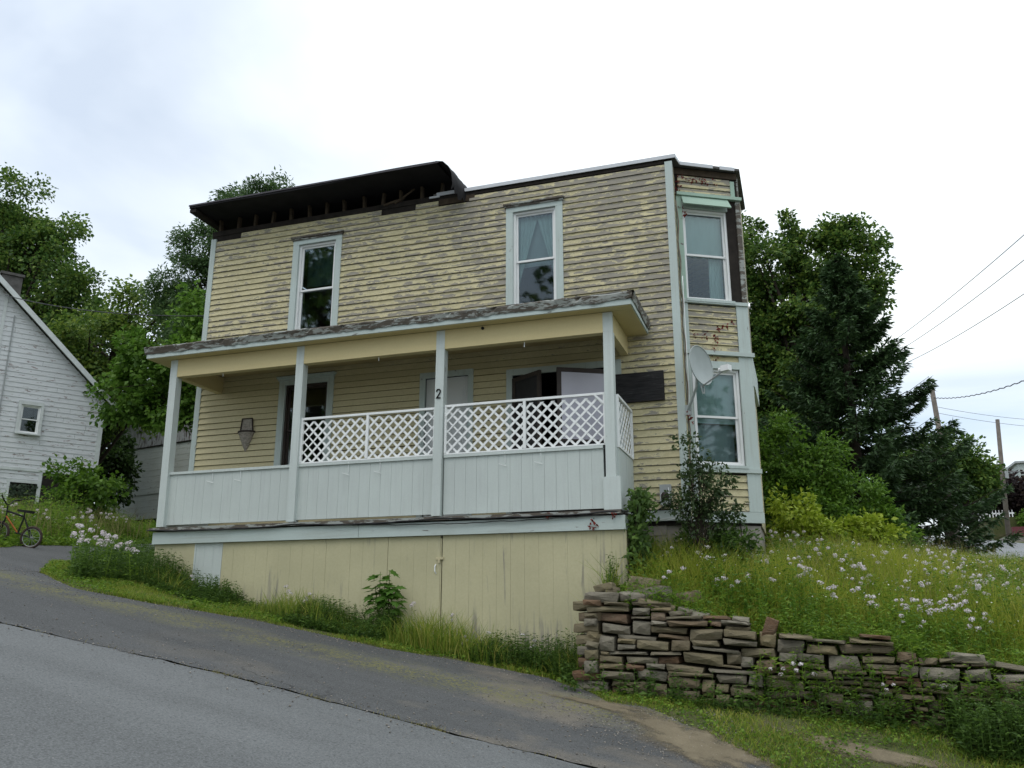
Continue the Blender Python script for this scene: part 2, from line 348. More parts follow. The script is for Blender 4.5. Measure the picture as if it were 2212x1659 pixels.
# ground materials
def asphalt(name, c, agg=.35, moss=.0, patch=.18, sand=0., crack=.2):
    m = Mat(name, .85, .3)
    big = m.noise(.45, 5, .6); col_ = m.ramp(big, [(.3, tuple(x*(1-patch) for x in c)), (.7, tuple(x*(1+patch) for x in c))])
    st = m.noise(2.2, 6, .7); col_ = m.mix(m.rng(st, .48, .75, 0, .4), col_, tuple(x*.7 for x in c))
    tr = m.noise(.8, 4, .55, m.coords((.25, 1.6, 1))); col_ = m.mix(m.rng(tr, .42, .62, 0, .6), col_, tuple(x*1.4 for x in c))
    fine = m.noise(75, 3, .75); col_ = m.mix(m.rng(fine, .45, .66, 0, agg), col_, tuple(min(1, x*2.8) for x in c))
    fine2 = m.noise(48, 3, .7, m.coords((1,1,1), (7,3,1))); col_ = m.mix(m.rng(fine2, .5, .68, 0, .6), col_, tuple(x*.3 for x in c))
    vo = m.n('ShaderNodeTexVoronoi'); vo.inputs['Scale'].default_value = 26; m.l(m.tc.outputs['Object'], vo.inputs['Vector'])
    peb = m.math('MULTIPLY', m.rng(vo.outputs['Distance'], .10, .17, 1, 0), m.rng(m.noise(6, 3, .6), .5, .66, 0, 1)); col_ = m.mix(m.math('MULTIPLY', peb, .7), col_, (.36, .35, .33))
    if sand:
        x, y, z = m.xyz(); near = m.rng(x, -7.5, -3.5, 0, 1)
        sn = m.noise(.75, 5, .62, m.coords((1,1,1), (3,5,0))); col_ = m.mix(m.math('MULTIPLY', m.math('MULTIPLY', m.rng(sn, .50, .66, 0, sand), near), m.rng(fine, .3, .6, .3, 1)), col_, (.23, .195, .145))
    if moss:
        x, y, z = m.xyz()
        off = m.math('SUBTRACT', y, m.rng(x, -12, -2, -4.3, -3.3))
        band = m.rng(m.math('ABSOLUTE', off), .15, .75, 1, 0)
        mo = m.math('MULTIPLY', m.noise(1.5, 5, .65), m.rng(m.noise(26, 4, .75), .42, .58, .5, 1.2))
        mo = m.math('MULTIPLY', m.rng(mo, .43, .54, 0, moss), band); col_ = m.mix(mo, col_, (.17, .165, .055))
    wv = m.n('ShaderNodeVectorMath', operation='ADD'); nc = m.n('ShaderNodeTexNoise'); nc.inputs['Scale'].default_value = 1.6; nc.inputs['Detail'].default_value = 5; m.l(m.tc.outputs['Object'], nc.inputs['Vector']); m.l(nc.outputs['Color'], wv.inputs[0]); m.l(m.tc.outputs['Object'], wv.inputs[1])
    vc = m.n('ShaderNodeTexVoronoi', feature='DISTANCE_TO_EDGE'); vc.inputs['Scale'].default_value = .55; m.l(wv.outputs[0], vc.inputs['Vector'])
    ck = m.math('MULTIPLY', m.rng(vc.outputs['Distance'], .004, .012, 1, 0), m.rng(m.noise(.5, 3), .48, .6, 0, crack)); col_ = m.mix(ck, col_, tuple(x*.25 for x in c))
    m.color(col_); m.bump(m.math('ADD', fine, m.math('ADD', fine2, m.math('MULTIPLY', st, .6))), .5, .008)
    return m.m
M_road = asphalt('road_asphalt', (.116, .122, .122), .35, 0, .12)
M_drive = asphalt('driveway_asphalt', (.066, .068, .068), .55, .8, .25, .6, .55)
M_street = asphalt('street_asphalt', (.20, .21, .215), .3, 0, .1)
mg = Mat('soil_and_turf', .95, .15)
_n = mg.noise(1.4, 6, .65); _n2 = mg.noise(14, 4, .6)
_c = mg.ramp(_n, [(.3, (.05, .072, .02)), (.55, (.085, .095, .036)), (.68, (.13, .115, .065)), (.8, (.17, .14, .09))])
mg.color(mg.mix(mg.rng(_n2, .35, .7, 0, .5), _c, (.05, .045, .025))); mg.bump(_n2, .5, .03)
M_ground = mg.m
ms = Mat('dry_stone', .92, .2)
_r = ms.objrand(); _o = ms.n('ShaderNodeVectorMath', operation='SCALE'); _o.inputs[0].default_value = (37, 91, 53); ms.l(_r, _o.inputs['Scale'])
_va = ms.n('ShaderNodeVectorMath', operation='ADD'); ms.l(ms.tc.outputs['Object'], _va.inputs[0]); ms.l(_o.outputs[0], _va.inputs[1])
_c = ms.ramp(_r, [(0, (.12, .10, .065)), (.15, (.23, .195, .115)), (.3, (.19, .17, .125)), (.45, (.27, .22, .125)), (.6, (.20, .17, .11)), (.72, (.19, .10, .055)), (.8, (.21, .19, .145)), (.9, (.28, .255, .20))])
_f = ms.noise(4, 8, .7, _va.outputs[0]); _g = ms.noise(24, 6, .7, _va.outputs[0]); _st = ms.n('ShaderNodeMapping'); _st.inputs['Scale'].default_value = (3, 3, 26); ms.l(_va.outputs[0], _st.inputs[0]); _h = ms.noise(2, 5, .6, _st.outputs[0])
_c = ms.mix(ms.rng(_f, .3, .7, 0, .55), _c, (.075, .066, .05)); _c = ms.mix(ms.rng(_h, .5, .75, 0, .22), _c, (.27, .245, .19)); _c = ms.mix(ms.rng(_g, .55, .8, 0, .5), _c, (.20, .21, .13))
ms.color(_c); ms.bump(ms.math('ADD', _g, ms.math('ADD', _f, ms.math('MULTIPLY', _h, .8))), .9, .02); M_stone = ms.m

# ================================================================== TERRAIN
def sm(t): t = np.clip(t, 0, 1); return t*t*(3-2*t)
_rx = np.array([-90,-60,-40,-26,-20,-14,-10,-6,-2,0,3,8,20,60.]); _rz = np.array([9.0,8.2,6.2,4.45,3.66,2.78,2.0,1.2,.40,.0,-.45,-1.0,-2.0,-4])
_sx = np.linspace(-90, 60, 1501); _sz = np.interp(_sx, _rx, _rz); _k = np.hanning(25); _k /= _k.sum(); _sz = np.convolve(np.pad(_sz, 12, mode='edge'), _k, 'valid')
WALL_X0, WALL_X1 = -2.62, 2.7
def walltop(x): return np.interp(x, [-2.9,-2.4,-1.6,-.6,.7,2.0,2.7,3.4,6], [1.88,1.84,1.74,1.50,1.30,1.05,.90,.70,.4])
def height(x, y):
    x = np.asarray(x, float); y = np.asarray(y, float)
    base = np.interp(x, _sx, _sz) + .0127*(np.minimum(y, 30)+13)
    bank = np.interp(x, [-90,-6,-2.8,0,1.7,4,8,60], [0,0,.10,.44,.56,.8,1.2,2.2])*sm((y+4.6)/2.3)
    front = base + bank + np.where(y > 3, .035*(y-3), 0)*sm((-8-x)/4+.5)
    s = np.maximum(y+1.95, 0)
    lawn = walltop(np.clip(x, -2.9, 3.4)) - .10 + .8*(1-np.exp(-s/2.2)) + .1*s
    street = np.interp(y, [-40,-20,-8,-5,-2,0,6,12,37,60,100,200], [-2.4,-1.4,-.6,.1,.85,1.25,2.1,2.75,5.4,7.6,10.5,16])
    ws = sm((x-3.5)/1.2)
    back = lawn*(1-ws) + street*ws
    xa = np.where(y < 0, -2.75, np.where(y > 2, -10., -2.75 - 7.25*np.clip(y/2, 0, 1)))
    wx = sm((x-xa)/np.maximum(-2.4-xa, .01)); wy = sm((y+2.22)/.24)
    wy2 = sm((y+5.5)/4.0)                       # right of the wall the bank runs out softly
    wr = sm((x-2.5)/.8); w = wx*(wy*(1-wr) + wy2*wr)
    return front*(1-w) + back*w
def H(x, y): return float(height(x, y))
def seam(x): return np.interp(x, [-40,-12,-7.4,-5,-2.8,-1.7,0,4,40], [-7.0,-6.6,-6.42,-6.0,-5.84,-5.68,-5.5,-5.2,-5.0])
def edge(x): return np.interp(x, [-10.7,-9.4,-8.5,-7.2,-6.2,-5.3,-4.4,-3.2,-2.6,-2.2,-1.8,-.6,.2,1.2], [-2.95,-3.6,-3.3,-2.5,-2.3,-2.35,-2.0,-1.95,-2.45,-3.05,-3.0,-3.9,-4.7,-5.35])
def drl(y): return np.interp(y, [-8,-6.3,-3,-1.3,.2,5.5,9,14], [-15,-14.5,-13.1,-13.4,-14.3,-16.6,-18,-19.5])
def drr(y): return np.interp(y, [-8,-2.95,-1.6,.4,6,14], [-10.7,-10.7,-11.9,-12.8,-13.6,-15])
def on_asphalt(x, y):
    a = y < seam(x)+.01
    b = (x >= -10.7) & (x < 1.2) & (y <= edge(np.clip(x, -10.7, 1.2))) & (y >= seam(x))
    c = (x < -10.7+.01) & (y > seam(x)) & (y < 13) & (x > drl(y)) & (x < drr(y))
    d = (x > 4.9) & (x < 9.72) & (y > -5)
    return a | b | c | d
def axis(segs):
    out_ = []
    for a, b, st in segs: out_.append(np.arange(a, b, st))
    return np.unique(np.round(np.concatenate(out_), 4))
gx = axis([(-400,-90,40),(-90,-30,4),(-30,-13,.7),(-13,-3,.2),(-3,3.2,.1),(3.2,16,.35),(16,60,3),(60,421,40)])
gy = axis([(-200,-40,30),(-40,-8,1.5),(-8,-2.4,.12),(-2.4,-1.8,.04),(-1.8,5,.2),(5,45,.8),(45,120,4),(120,521,40)])
GX, GY = np.meshgrid(gx, gy, indexing='ij')
soft = on_asphalt(GX, GY)
GZ = height(GX, GY) - np.where(soft, .05, 0) + .018*np.sin(GX*5.1+GY*3.3)*np.sin(GY*4.3-GX*2.1)*(~soft)
nx, ny = GX.shape; idx = np.arange(nx*ny).reshape(nx, ny)
F = np.stack([idx[:-1,:-1], idx[1:,:-1], idx[1:,1:], idx[:-1,1:]], -1).reshape(-1, 4)
ground = link_mesh('ground', np_mesh('ground', np.stack([GX,GY,GZ],-1), F, True), M_ground)
structure(ground, 'sloping grassy soil of the hillside lot')
def sheet(name, A, B, m, n, ts, mat, lift=.0, jag=0.):
    """strip between two curves A(t), B(t) draped on the terrain"""
    V = []
    for i, t in enumerate(ts):
        a = np.array(A(t)); b = np.array(B(t))
        for k in range(n+1):
            q = a + (b-a)*k/n
            if k == n or k == 0: q = q + rng.normal(0, jag, 2)
            V.append((q[0], q[1], H(q[0], q[1]) + lift))
    V = np.array(V); id_ = np.arange(len(V)).reshape(len(ts), n+1)
    F = np.stack([id_[:-1,:-1], id_[1:,:-1], id_[1:,1:], id_[:-1,1:]], -1).reshape(-1, 4)
    me = np_mesh(name, V, F, True); o = link_mesh(name, me, mat); structure(o); return o
tx = axis([(-60,-14,2),(-14,3,.15),(3,41,1.5)])
road = sheet('road', lambda t: (t, -26.), lambda t: (t, seam(t)-.012), 0, 60, tx, M_road, 0, .016); road['label'] = 'worn grey asphalt road climbing to the left'
drive = sheet('driveway_apron', lambda t: (t, seam(t)+.012), lambda t: (t, edge(t)), 0, 24, np.arange(-10.7, 1.0, .12), M_drive, .004, .02); drive['label'] = 'darker cracked asphalt apron between road and weedy verge'
drive2 = sheet('driveway', lambda t: (drl(t), t), lambda t: (drr(t) if t > -2.95 else -10.7, t), 0, 20, np.arange(float(seam(-12))+.05, 12.5, .2), M_drive, .006, .02); drive2['label'] = 'asphalt driveway turning uphill between the two houses'
street = sheet('side_street', lambda t: (4.9, t), lambda t: (9.72, t), 0, 8, np.arange(-4, 120, 1.5), M_street, .03); street['label'] = 'pale asphalt side street climbing behind the meadow'
# bare sandy dirt where the asphalt frays out
def dirt_patch(cx, cy, rx, ry, rot):
    V = [(cx, cy, H(cx, cy)+.014)]; n = 40; rings = 6
    for r in range(1, rings+1):
        for k in range(n):
            a = 2*math.pi*k/n; w = 1 + .22*math.sin(3*a+cx) + .12*math.sin(7*a+cy) + random.uniform(-.04,.04)
            px, py = rx*w*math.cos(a)*r/rings, ry*w*math.sin(a)*r/rings
            x = cx + px*math.cos(rot) - py*math.sin(rot); y = cy + px*math.sin(rot) + py*math.cos(rot)
            V.append((x, y, H(x, y) + (.014 if r < rings else .004)))
    f = [(0, 1+k, 1+(k+1)%n) for k in range(n)]
    for r in range(rings-1):
        for k in range(n): f.append((1+r*n+k, 1+(r+1)*n+k, 1+(r+1)*n+(k+1)%n, 1+r*n+(k+1)%n))
    me = bpy.data.meshes.new('bare_dirt'); me.from_pydata(V, [], f); me.update(); me.polygons.foreach_set('use_smooth', [True]*len(me.polygons))
    at = me.attributes.new('fade', 'FLOAT', 'POINT'); at.data.foreach_set('value', [1.0] + [1 - r/rings for r in range(1, rings+1) for k in range(n)])
    o = link_mesh('bare_dirt', me, M_dirt); structure(o, 'bare sandy dirt fraying over the asphalt edge'); return o
md = Mat('sandy_dirt', .95, .15); _a = md.noise(3, 6, .65); _b = md.noise(70, 3, .6)
md.color(md.mix(md.rng(_b, .35, .7, 0, .5), md.ramp(_a, [(.3, (.155,.13,.085)), (.7, (.25,.21,.14))]), (.10,.085,.06))); md.bump(md.math('ADD', _b, _a), .5, .01)
_at = md.n('ShaderNodeAttribute'); _at.attribute_name = 'fade'; _fm = md.math('ADD', _at.outputs['Fac'], md.math('MULTIPLY', md.math('SUBTRACT', md.noise(5, 8, .75), .5), 1.3)); _fm = md.math('ADD', _fm, md.math('MULTIPLY', md.math('SUBTRACT', _b, .5), .6))
_tr = md.n('ShaderNodeBsdfTransparent'); _mx = md.n('ShaderNodeMixShader'); md.l(md.rng(_fm, .12, .55, 0, .95), _mx.inputs[0]); md.l(_tr.outputs[0], _mx.inputs[1]); md.l(md.b.outputs[0], _mx.inputs[2]); md.l(_mx.outputs[0], md.t.nodes['Material Output'].inputs[0])
M_dirt = md.m
dirt_patch(-1.2, -3.85, 1.15, .55, R(-35)); dirt_patch(.4, -3.3, 1.1, .2, R(-8)); dirt_patch(-2.25, -3.2, .7, .22, R(-12))

# ================================================================== YELLOW HOUSE
house = thing('yellow_house', 'two-storey yellow clapboard house with peeling paint, torn eave and front porch', 'house', (-6.1, 0, 2.6))
FW = Frame((0, 0, 0), 0)                       # front wall plane
XL, XR, ZB, ZT = -10.62, -1.55, 3.19, 8.94
PITCH = .1125
def spans(u0, u1, z0, z1, holes):
    s = [(u0, u1)]
    for (a, b, c, d) in holes:
        if z1 <= c+.02 or z0 >= d-.02: continue
        s2 = []
        for (p, q) in s:
            if b <= p or a >= q: s2.append((p, q)); continue
            if a > p+.02: s2.append((p, a))
            if b < q-.02: s2.append((b, q))
        s = s2
    return s
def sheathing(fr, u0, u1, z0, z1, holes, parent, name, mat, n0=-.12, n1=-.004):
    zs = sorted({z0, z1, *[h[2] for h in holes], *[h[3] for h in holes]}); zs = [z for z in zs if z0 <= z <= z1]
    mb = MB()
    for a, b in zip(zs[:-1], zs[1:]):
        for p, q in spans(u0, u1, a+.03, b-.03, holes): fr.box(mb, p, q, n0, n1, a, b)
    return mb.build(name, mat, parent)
def clapboards(fr, u0, u1, z0, z1, holes, parent, mat, pitch=PITCH, splits=.35, rightcut=None, lap=.012):
    k = 0; z = z0
    while z < z1-.03:
        zt = min(z+pitch+lap, z1)
        for p, q in spans(u0, u1, z, z+pitch, holes):
            segs = [(p, q)]
            if q-p > 2.2 and random.random() < splits*1.6:
                c = random.uniform(p+.6, q-.6); segs = [(p, c-.0015), (c+.0015, q)]
            for a, b in segs:
                if rightcut:
                    b = min(b, rightcut(z)); 
                    if b-a < .05: continue
                mb = MB(); e = random.uniform(-.0025, .0025)
                fr.clap(mb, a, b, z+e, min(z+pitch-.007, z1), .027+random.uniform(-.004, .005), .006); mb.build('clapboard', mat, parent)  # open gap shows dark sheathing in place of shadow and dirt under the lip
        z += pitch; k += 1

# openings: u0,u1,z0,z1 of the opening in the wall
W_UL = (-8.72, -7.70, 6.62, 8.46); W_UR = (-4.44, -3.44, 6.62, 8.46)
W_LL = (-8.80, -7.70, 4.02, 5.70); DOOR = (-6.0, -5.04, 3.07, 5.58); DBL = (-4.43, -2.52, 3.07, 5.49)
holes = [W_UL, W_UR, W_LL, DOOR, DBL]
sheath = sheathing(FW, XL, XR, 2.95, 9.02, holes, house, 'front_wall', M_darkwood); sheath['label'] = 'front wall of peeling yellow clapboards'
clap_holes = holes + [(-10.7, -9.95, 8.88, 9.1), (-9.95, -7.6, 8.93, 9.2), (-6.9, -6.2, 8.86, 9.1), (-5.75, -5.15, 8.80, 9.1), (-2.62, -1.84, 4.87, 5.34)]
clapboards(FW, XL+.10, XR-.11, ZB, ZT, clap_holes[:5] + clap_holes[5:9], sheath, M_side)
# corner boards, water table
def part(name, fr, b, mat, parent=house, bev=0):
    mb = MB(); fr.box(mb, *b); return mb.build(name, mat, parent)
part('corner_board', FW, (XR-.11, XR+.012, -.02, .03, 3.17, 8.96), M_trim); part('corner_board', FW, (XL-.012, XL+.10, -.02, .03, 3.17, 8.86), M_trim)
part('water_table_board', FW, (XL-.02, XR+.014, -.02, .036, 3.015, 3.17), M_trimh)
# other three walls (plain shell) and floors
mb = MB(); mb.box(XL, XL+.12, .12, 8, 2.95, 9.0); mb.box(XL, XR, 8, 8.12, 2.95, 9.0); mb.build('shell_wall', M_side, house)
mb = MB(); mb.box(XR-.12, XR, .12, .31, 2.95, 9.0); mb.box(XR-.12, XR, 2.78, 8, 2.95, 9.0); mb.build('side_wall', M_side, house)
mb = MB(); mb.box(XL+.12, XR-.12, .12, 8, 6.02, 6.12); mb.box(XL+.12, XR-.12, .12, 8, 2.97, 3.05); mb.build('floor_slab', M_inside, house)
# inner rooms: dark partition a little behind the front wall
mb = MB(); mb.box(XL+.12, XR-.12, 3.2, 3.25, 3.05, 6.02); mb.box(XL+.12, XR-.12, 3.2, 3.25, 6.12, 8.98); mb.build('partition_wall', M_inside, house)

def sash_window(fr, op, parent, cas=.115, glass_bottom=None, header=True, curtain=None, casing_mat=None, depth=.0, midfrac=.5, sides=(1, 1), dark=False, blind=0):
    u0, u1, z0, z1 = op; cm = casing_mat or M_trim
    mb = MB()
    if sides[0]: fr.box(mb, u0-.01, u0+cas, -.02, .034, z0, z1)
    if sides[1]: fr.box(mb, u1-cas, u1+.01, -.02, .034, z0, z1)
    fr.box(mb, u0-.01, u1+.01, -.02, .036, z1, z1+.12)
    w = mb.build('window', cm, parent)
    if header:
        mb = MB(); fr.box(mb, u0-.05, u1+.05, -.0, .085, z1+.122, z1+.155); fr.box(mb, u0-.03, u1+.03, 0, .06, z1+.085, z1+.1215); mb.build('header_cap', M_rot if z1 > 8 else cm, w)
    mb = MB(); fr.box(mb, u0-.02, u1+.02, -.02, .07, z0-.045, z0); mb.build('sill', cm, w)
    a, b = u0+cas, u1-cas; f = .04; zm = z0+(z1-z0)*midfrac
    mb = MB(); fr.box(mb, a, a+f, -.09, -.012, z0, z1); fr.box(mb, b-f, b, -.09, -.012, z0, z1); fr.box(mb, a+f, b-f, -.09, -.014, z1-f, z1); fr.box(mb, a+f, b-f, -.09, -.014, z0, z0+f); mb.build('frame', M_vinyl if not dark else M_brownframe, w)
    for nm, c, d, n0 in (('upper_sash', zm-.015, z1-f, -.05), ('lower_sash', z0+f, zm+.02, -.075)):
        g = .035; mb = MB(); p, q = a+f, b-f
        fr.box(mb, p, p+g, n0-.025, n0, c, d); fr.box(mb, q-g, q, n0-.025, n0, c, d); fr.box(mb, p+g, q-g, n0-.025, n0-.001, d-g, d); fr.box(mb, p+g, q-g, n0-.025, n0-.001, c, c+g)
        mb.build(nm, M_vinyl if not dark else M_brownframe, w)
        mb = MB(); fr.box(mb, p+g, q-g, n0-.014, n0-.009, c+g, d-g); mb.build('pane', M_glass, w)
    return w
def cloth(fr, pts, n, mat, parent, name='curtain', amp=.012, nu=24, nz=6, waves=5):
    """hanging cloth: pts = four corners (u,z): TL, TR, BR, BL"""
    V = []; (tl, tr, br, bl) = pts
    for j in range(nz+1):
        t = j/nz
        for i in range(nu+1):
            s = i/nu; u = (tl[0]*(1-s)+tr[0]*s)*(1-t) + (bl[0]*(1-s)+br[0]*s)*t; z = (tl[1]*(1-s)+tr[1]*s)*(1-t) + (bl[1]*(1-s)+br[1]*s)*t
            V.append(fr.p(u, n + amp*math.sin(s*waves*6.28+t*.7), z))
    f = [(j*(nu+1)+i, j*(nu+1)+i+1, (j+1)*(nu+1)+i+1, (j+1)*(nu+1)+i) for j in range(nz) for i in range(nu)]
    mb = MB(); mb.v = [tuple(v) for v in V]; mb.f = f; return mb.build(name, mat, parent, True)
w1 = sash_window(FW, W_UL, house); w2 = sash_window(FW, W_UR, house)
w1['label'] = 'upper window with dark panes near the torn eave'; w2['label'] = 'upper window with pale teal curtains'
a, b = W_UR[0]+.12, W_UR[1]-.12
cloth(FW, [(a,8.42),((a+b)/2+.02,8.42),((a+b)/2-.28,7.35),(a,6.9)], -.17, M_curt, w2); cloth(FW, [((a+b)/2-.02,8.42),(b,8.42),(b,6.9),((a+b)/2+.28,7.35)], -.18, M_curt, w2)
cloth(FW, [(a,8.42),(b,8.42),(b,7.5),(a,7.5)], -.24, M_curt2, w2, 'blind', .002)
a, b = W_UL[0]+.12, W_UL[1]-.12
cloth(FW, [(a,8.42),(b,8.42),(b,7.72),(a,7.72)], -.32, plain('pane_darkening_cloth', (.07,.11,.10), .9, .1), w1, 'blind', .004)  # dark teal cloth added behind the upper pane to darken it
w3 = sash_window(FW, W_LL, house, dark=True); w3['label'] = 'porch window with dark panes'

# white panelled door behind the middle post
u0, u1, z0, z1 = DOOR
mb = MB(); FW.box(mb, u0-.01, u0+.085, -.02, .03, z0, z1); FW.box(mb, u1-.085, u1+.01, -.02, .03, z0, z1); FW.box(mb, u0-.01, u1+.01, -.02, .033, z1, z1+.10); dfr = mb.build('door_frame', M_trim, house)
mb = MB(); FW.box(mb, u0+.085, u1-.085, -.10, -.045, z0, z1); door = mb.build('door', M_doorw, house); door['label'] = 'white panelled front door'
for i in range(2):
    for (za, zb_) in ((.18, .85), (1.0, 1.75), (1.88, 2.35)):
        ua = u0+.15+i*.345; mb = MB(); FW.box(mb, ua, ua+.29, -.044, -.036, z0+za, z0+zb_); mb.build('door_panel', M_doorw, door)
        mb = MB(); FW.box(mb, ua+.03, ua+.26, -.035, -.028, z0+za+.03, z0+zb_-.03); mb.build('door_panel', M_doorw, door)
mb = MB(); mb.tube([FW.p(u1-.14, -.044, z0+1.0), FW.p(u1-.14, .01, z0+1.0)], .028, 10); mb.build('door_knob', M_galv, door)
# wide doorway with two storm doors standing open
u0, u1, z0, z1 = DBL
mb = MB(); FW.box(mb, u0-.01, u0+.09, -.02, .03, z0, z1); FW.box(mb, u1-.09, u1+.01, -.02, .03, z0, z1); FW.box(mb, u0-.01, u1+.01, -.02, .034, z1, z1+.11); mb.build('doorway_frame', M_trim, house)
def leaf_door(hx, ang, w, name, frm, pan, label, ptop):
    fr = Frame((hx, -.035, 0), ang); g = .07; top = z1-.06
    mb = MB(); fr.box(mb, 0, g, -.02, .02, z0+.03, top); fr.box(mb, w-g, w, -.02, .02, z0+.03, top); fr.box(mb, g, w-g, -.019, .019, top-g, top); fr.box(mb, g, w-g, -.019, .019, z0+.03, z0+.2); fr.box(mb, g, w-g, -.019, .019, ptop-.03, ptop)
    o = mb.build(name, frm, house); o['label'] = label
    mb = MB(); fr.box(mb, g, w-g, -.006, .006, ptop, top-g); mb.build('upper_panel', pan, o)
    mb = MB(); fr.box(mb, g, w-g, -.006, .006, z0+.2, ptop-.03); mb.build('lower_panel', M_screen, o)
M_skyrefl = plain('painted_sky_reflection', (.50, .49, .56), .35, .03, 2, .5, 0)  # opaque lilac-white colour stands for door glass reflecting the sky
leaf_door(u0+.11, R(-33), .70, 'storm_door', M_brownframe, M_screen, 'open storm door with dark mesh', 4.2)
leaf_door(u1-.12, R(180+28), .92, 'storm_door', M_brownframe, M_skyrefl, 'open storm door with a sky reflection painted on its pane', 4.28)

# ---------------- eave, left: torn roof deck, exposed framing
part('frieze_board', FW, (XL-.01, -5.75, -.03, .012, 8.93, 9.03), M_darkwood)
for i in range(13):
    x = -10.45 + i*.395 + random.uniform(-.03, .03)
    mb = MB(); t = random.uniform(-.02, .02); h = .0
    mb.quadbox([(x-.022,-.012,9.03),(x+.022,-.012,9.03),(x+.022,.07,9.03),(x-.022,.07,9.03),(x-.022+t,-.012,9.27),(x+.022+t,-.012,9.27),(x+.022+t,.07,9.27),(x-.022+t,.07,9.27)]); mb.build('stud', M_stud, house)
mb = MB(); mb.tube([(-6.62,-.03,9.0),(-6.22,-.05,9.22)], .02, 5); mb.build('loose_lath', M_stud, house)
mb = MB(); mb.quadbox([(-6.85,-.04,8.98),(-6.45,-.03,9.06),(-6.45,.0,9.06),(-6.85,0,8.98),(-6.85,-.04,9.02),(-6.42,-.03,9.11),(-6.42,0,9.11),(-6.85,0,9.02)]); mb.build('loose_lath', M_stud, house)
# deck slab with ragged right end
front, rear = -.62, 8.3
pts_f = [(-10.74, front)]; xs = np.linspace(-10.74, -5.5, 60)
mb = MB()
def deckz(x, y): return 9.27 + .012*math.sin(x*1.7) + .02*(y-front)*0.2 + (.04*(x+10.7)/5.2)
ys = [front, -.3, 0., 1, 4, rear]
for i, x in enumerate(xs):
    for y in ys:
        xx = x if i < len(xs)-1 else x + random.uniform(-.05, .05)
        z = deckz(xx, y); mb.v += [(xx, y, z), (xx, y, z+.05)]
ny_ = len(ys)*2
for i in range(len(xs)-1):
    for j in range(len(ys)-1):
        a = i*ny_+j*2; b = a+ny_
        mb.f += [(a, a+2, b+2, b), (a+1, b+1, b+3, a+3)]
    a = i*ny_; b = a+ny_; mb.f.append((a, b, b+1, a+1))
for i in (0, len(xs)-1):
    for j in range(len(ys)-1):
        a = i*ny_+j*2; mb.f.append((a, a+1, a+3, a+2))
deck = mb.build('roof', M_tar, house); deck['label'] = 'torn black roof deck over the left half'
part('roof_edge_strip', FW, (-10.75, -5.5, .622, .634, 9.315, 9.345), plain('dull_purple_edge', (.07,.065,.075), .7, .2), deck)
# left rake soffit remnant and hanging felt at the torn end
mb = MB(); mb.quadbox([(-10.74,-.6,9.2),(-10.60,-.6,9.2),(-10.60,8,9.2),(-10.74,8,9.2),(-10.74,-.6,9.265),(-10.60,-.6,9.265),(-10.60,8,9.265),(-10.74,8,9.265)]); mb.build('rake_soffit', M_darkwood, deck)
prof = [(-5.56,9.36),(-5.42,9.33),(-5.31,9.22),(-5.25,9.08),(-5.215,8.92),(-5.24,8.78)]
mb = MB(); ysn = np.linspace(-.63, .25, 12)
for j, y in enumerate(ysn):
    for i, (x, z) in enumerate(prof):
        w = i/(len(prof)-1); mb.v.append((x + random.uniform(-.02,.02)*w, y, z + (random.uniform(-.09, .06)*(w > .7)) + .10*w*(y+.6)))
n_ = len(prof)
for j in range(len(ysn)-1):
    for i in range(n_-1): mb.f.append((j*n_+i, j*n_+i+1, (j+1)*n_+i+1, (j+1)*n_+i))
mb.build('hanging_felt', M_tar, deck, True)
# ---------------- eave, right: bare drip edge; low roof
mb = MB(); poly = [(-5.85,-.03),(-1.50,-.03),(-1.46,.22),(-.50,.80),(-.50,2.3),(-1.5,2.9),(-1.5,8.2),(-5.4,8.2)]
mb.poly([(x,y,9.02) for x,y in reversed(poly)]); mb.poly([(x,y,9.06) for x,y in poly])
for i in range(len(poly)):
    (xa,ya),(xb,yb) = poly[i], poly[(i+1)%len(poly)]; mb.poly([(xa,ya,9.02),(xb,yb,9.02),(xb,yb,9.06),(xa,ya,9.06)])
roof2 = mb.build('low_roof', M_roof, house)
part('drip_edge', FW, (-5.78, -1.47, .032, .046, 9.005, 9.07), M_metal, roof2); part('drip_edge', FW, (-5.92, -5.72, .032, .05, 8.975, 9.01), M_metal, roof2)
part('frieze_board', FW, (-5.75, XR-.12, -.03, .014, 8.94, 9.005), M_darkwood)
part('broken_frieze', FW, (-5.75, -5.05, .0, .016, 8.83, 8.94), M_stud)
FB = Frame((-1.55, .30, 0), R(30)); BL = 1.13  # bay face plane
fe = Frame((-1.46, .22, 0), math.atan2(.58, .96))
part('drip_edge', fe, (.02, .62, .004, .02, 9.0, 9.06), M_metal, roof2); part('drip_edge', fe, (.75, 1.02, .004, .02, 9.0, 9.06), M_metal, roof2)
fs = Frame((-1.49, -.03, 0), R(81)); part('drip_edge', fs, (.0, .24, .004, .016, 9.0, 9.06), M_metal, roof2)

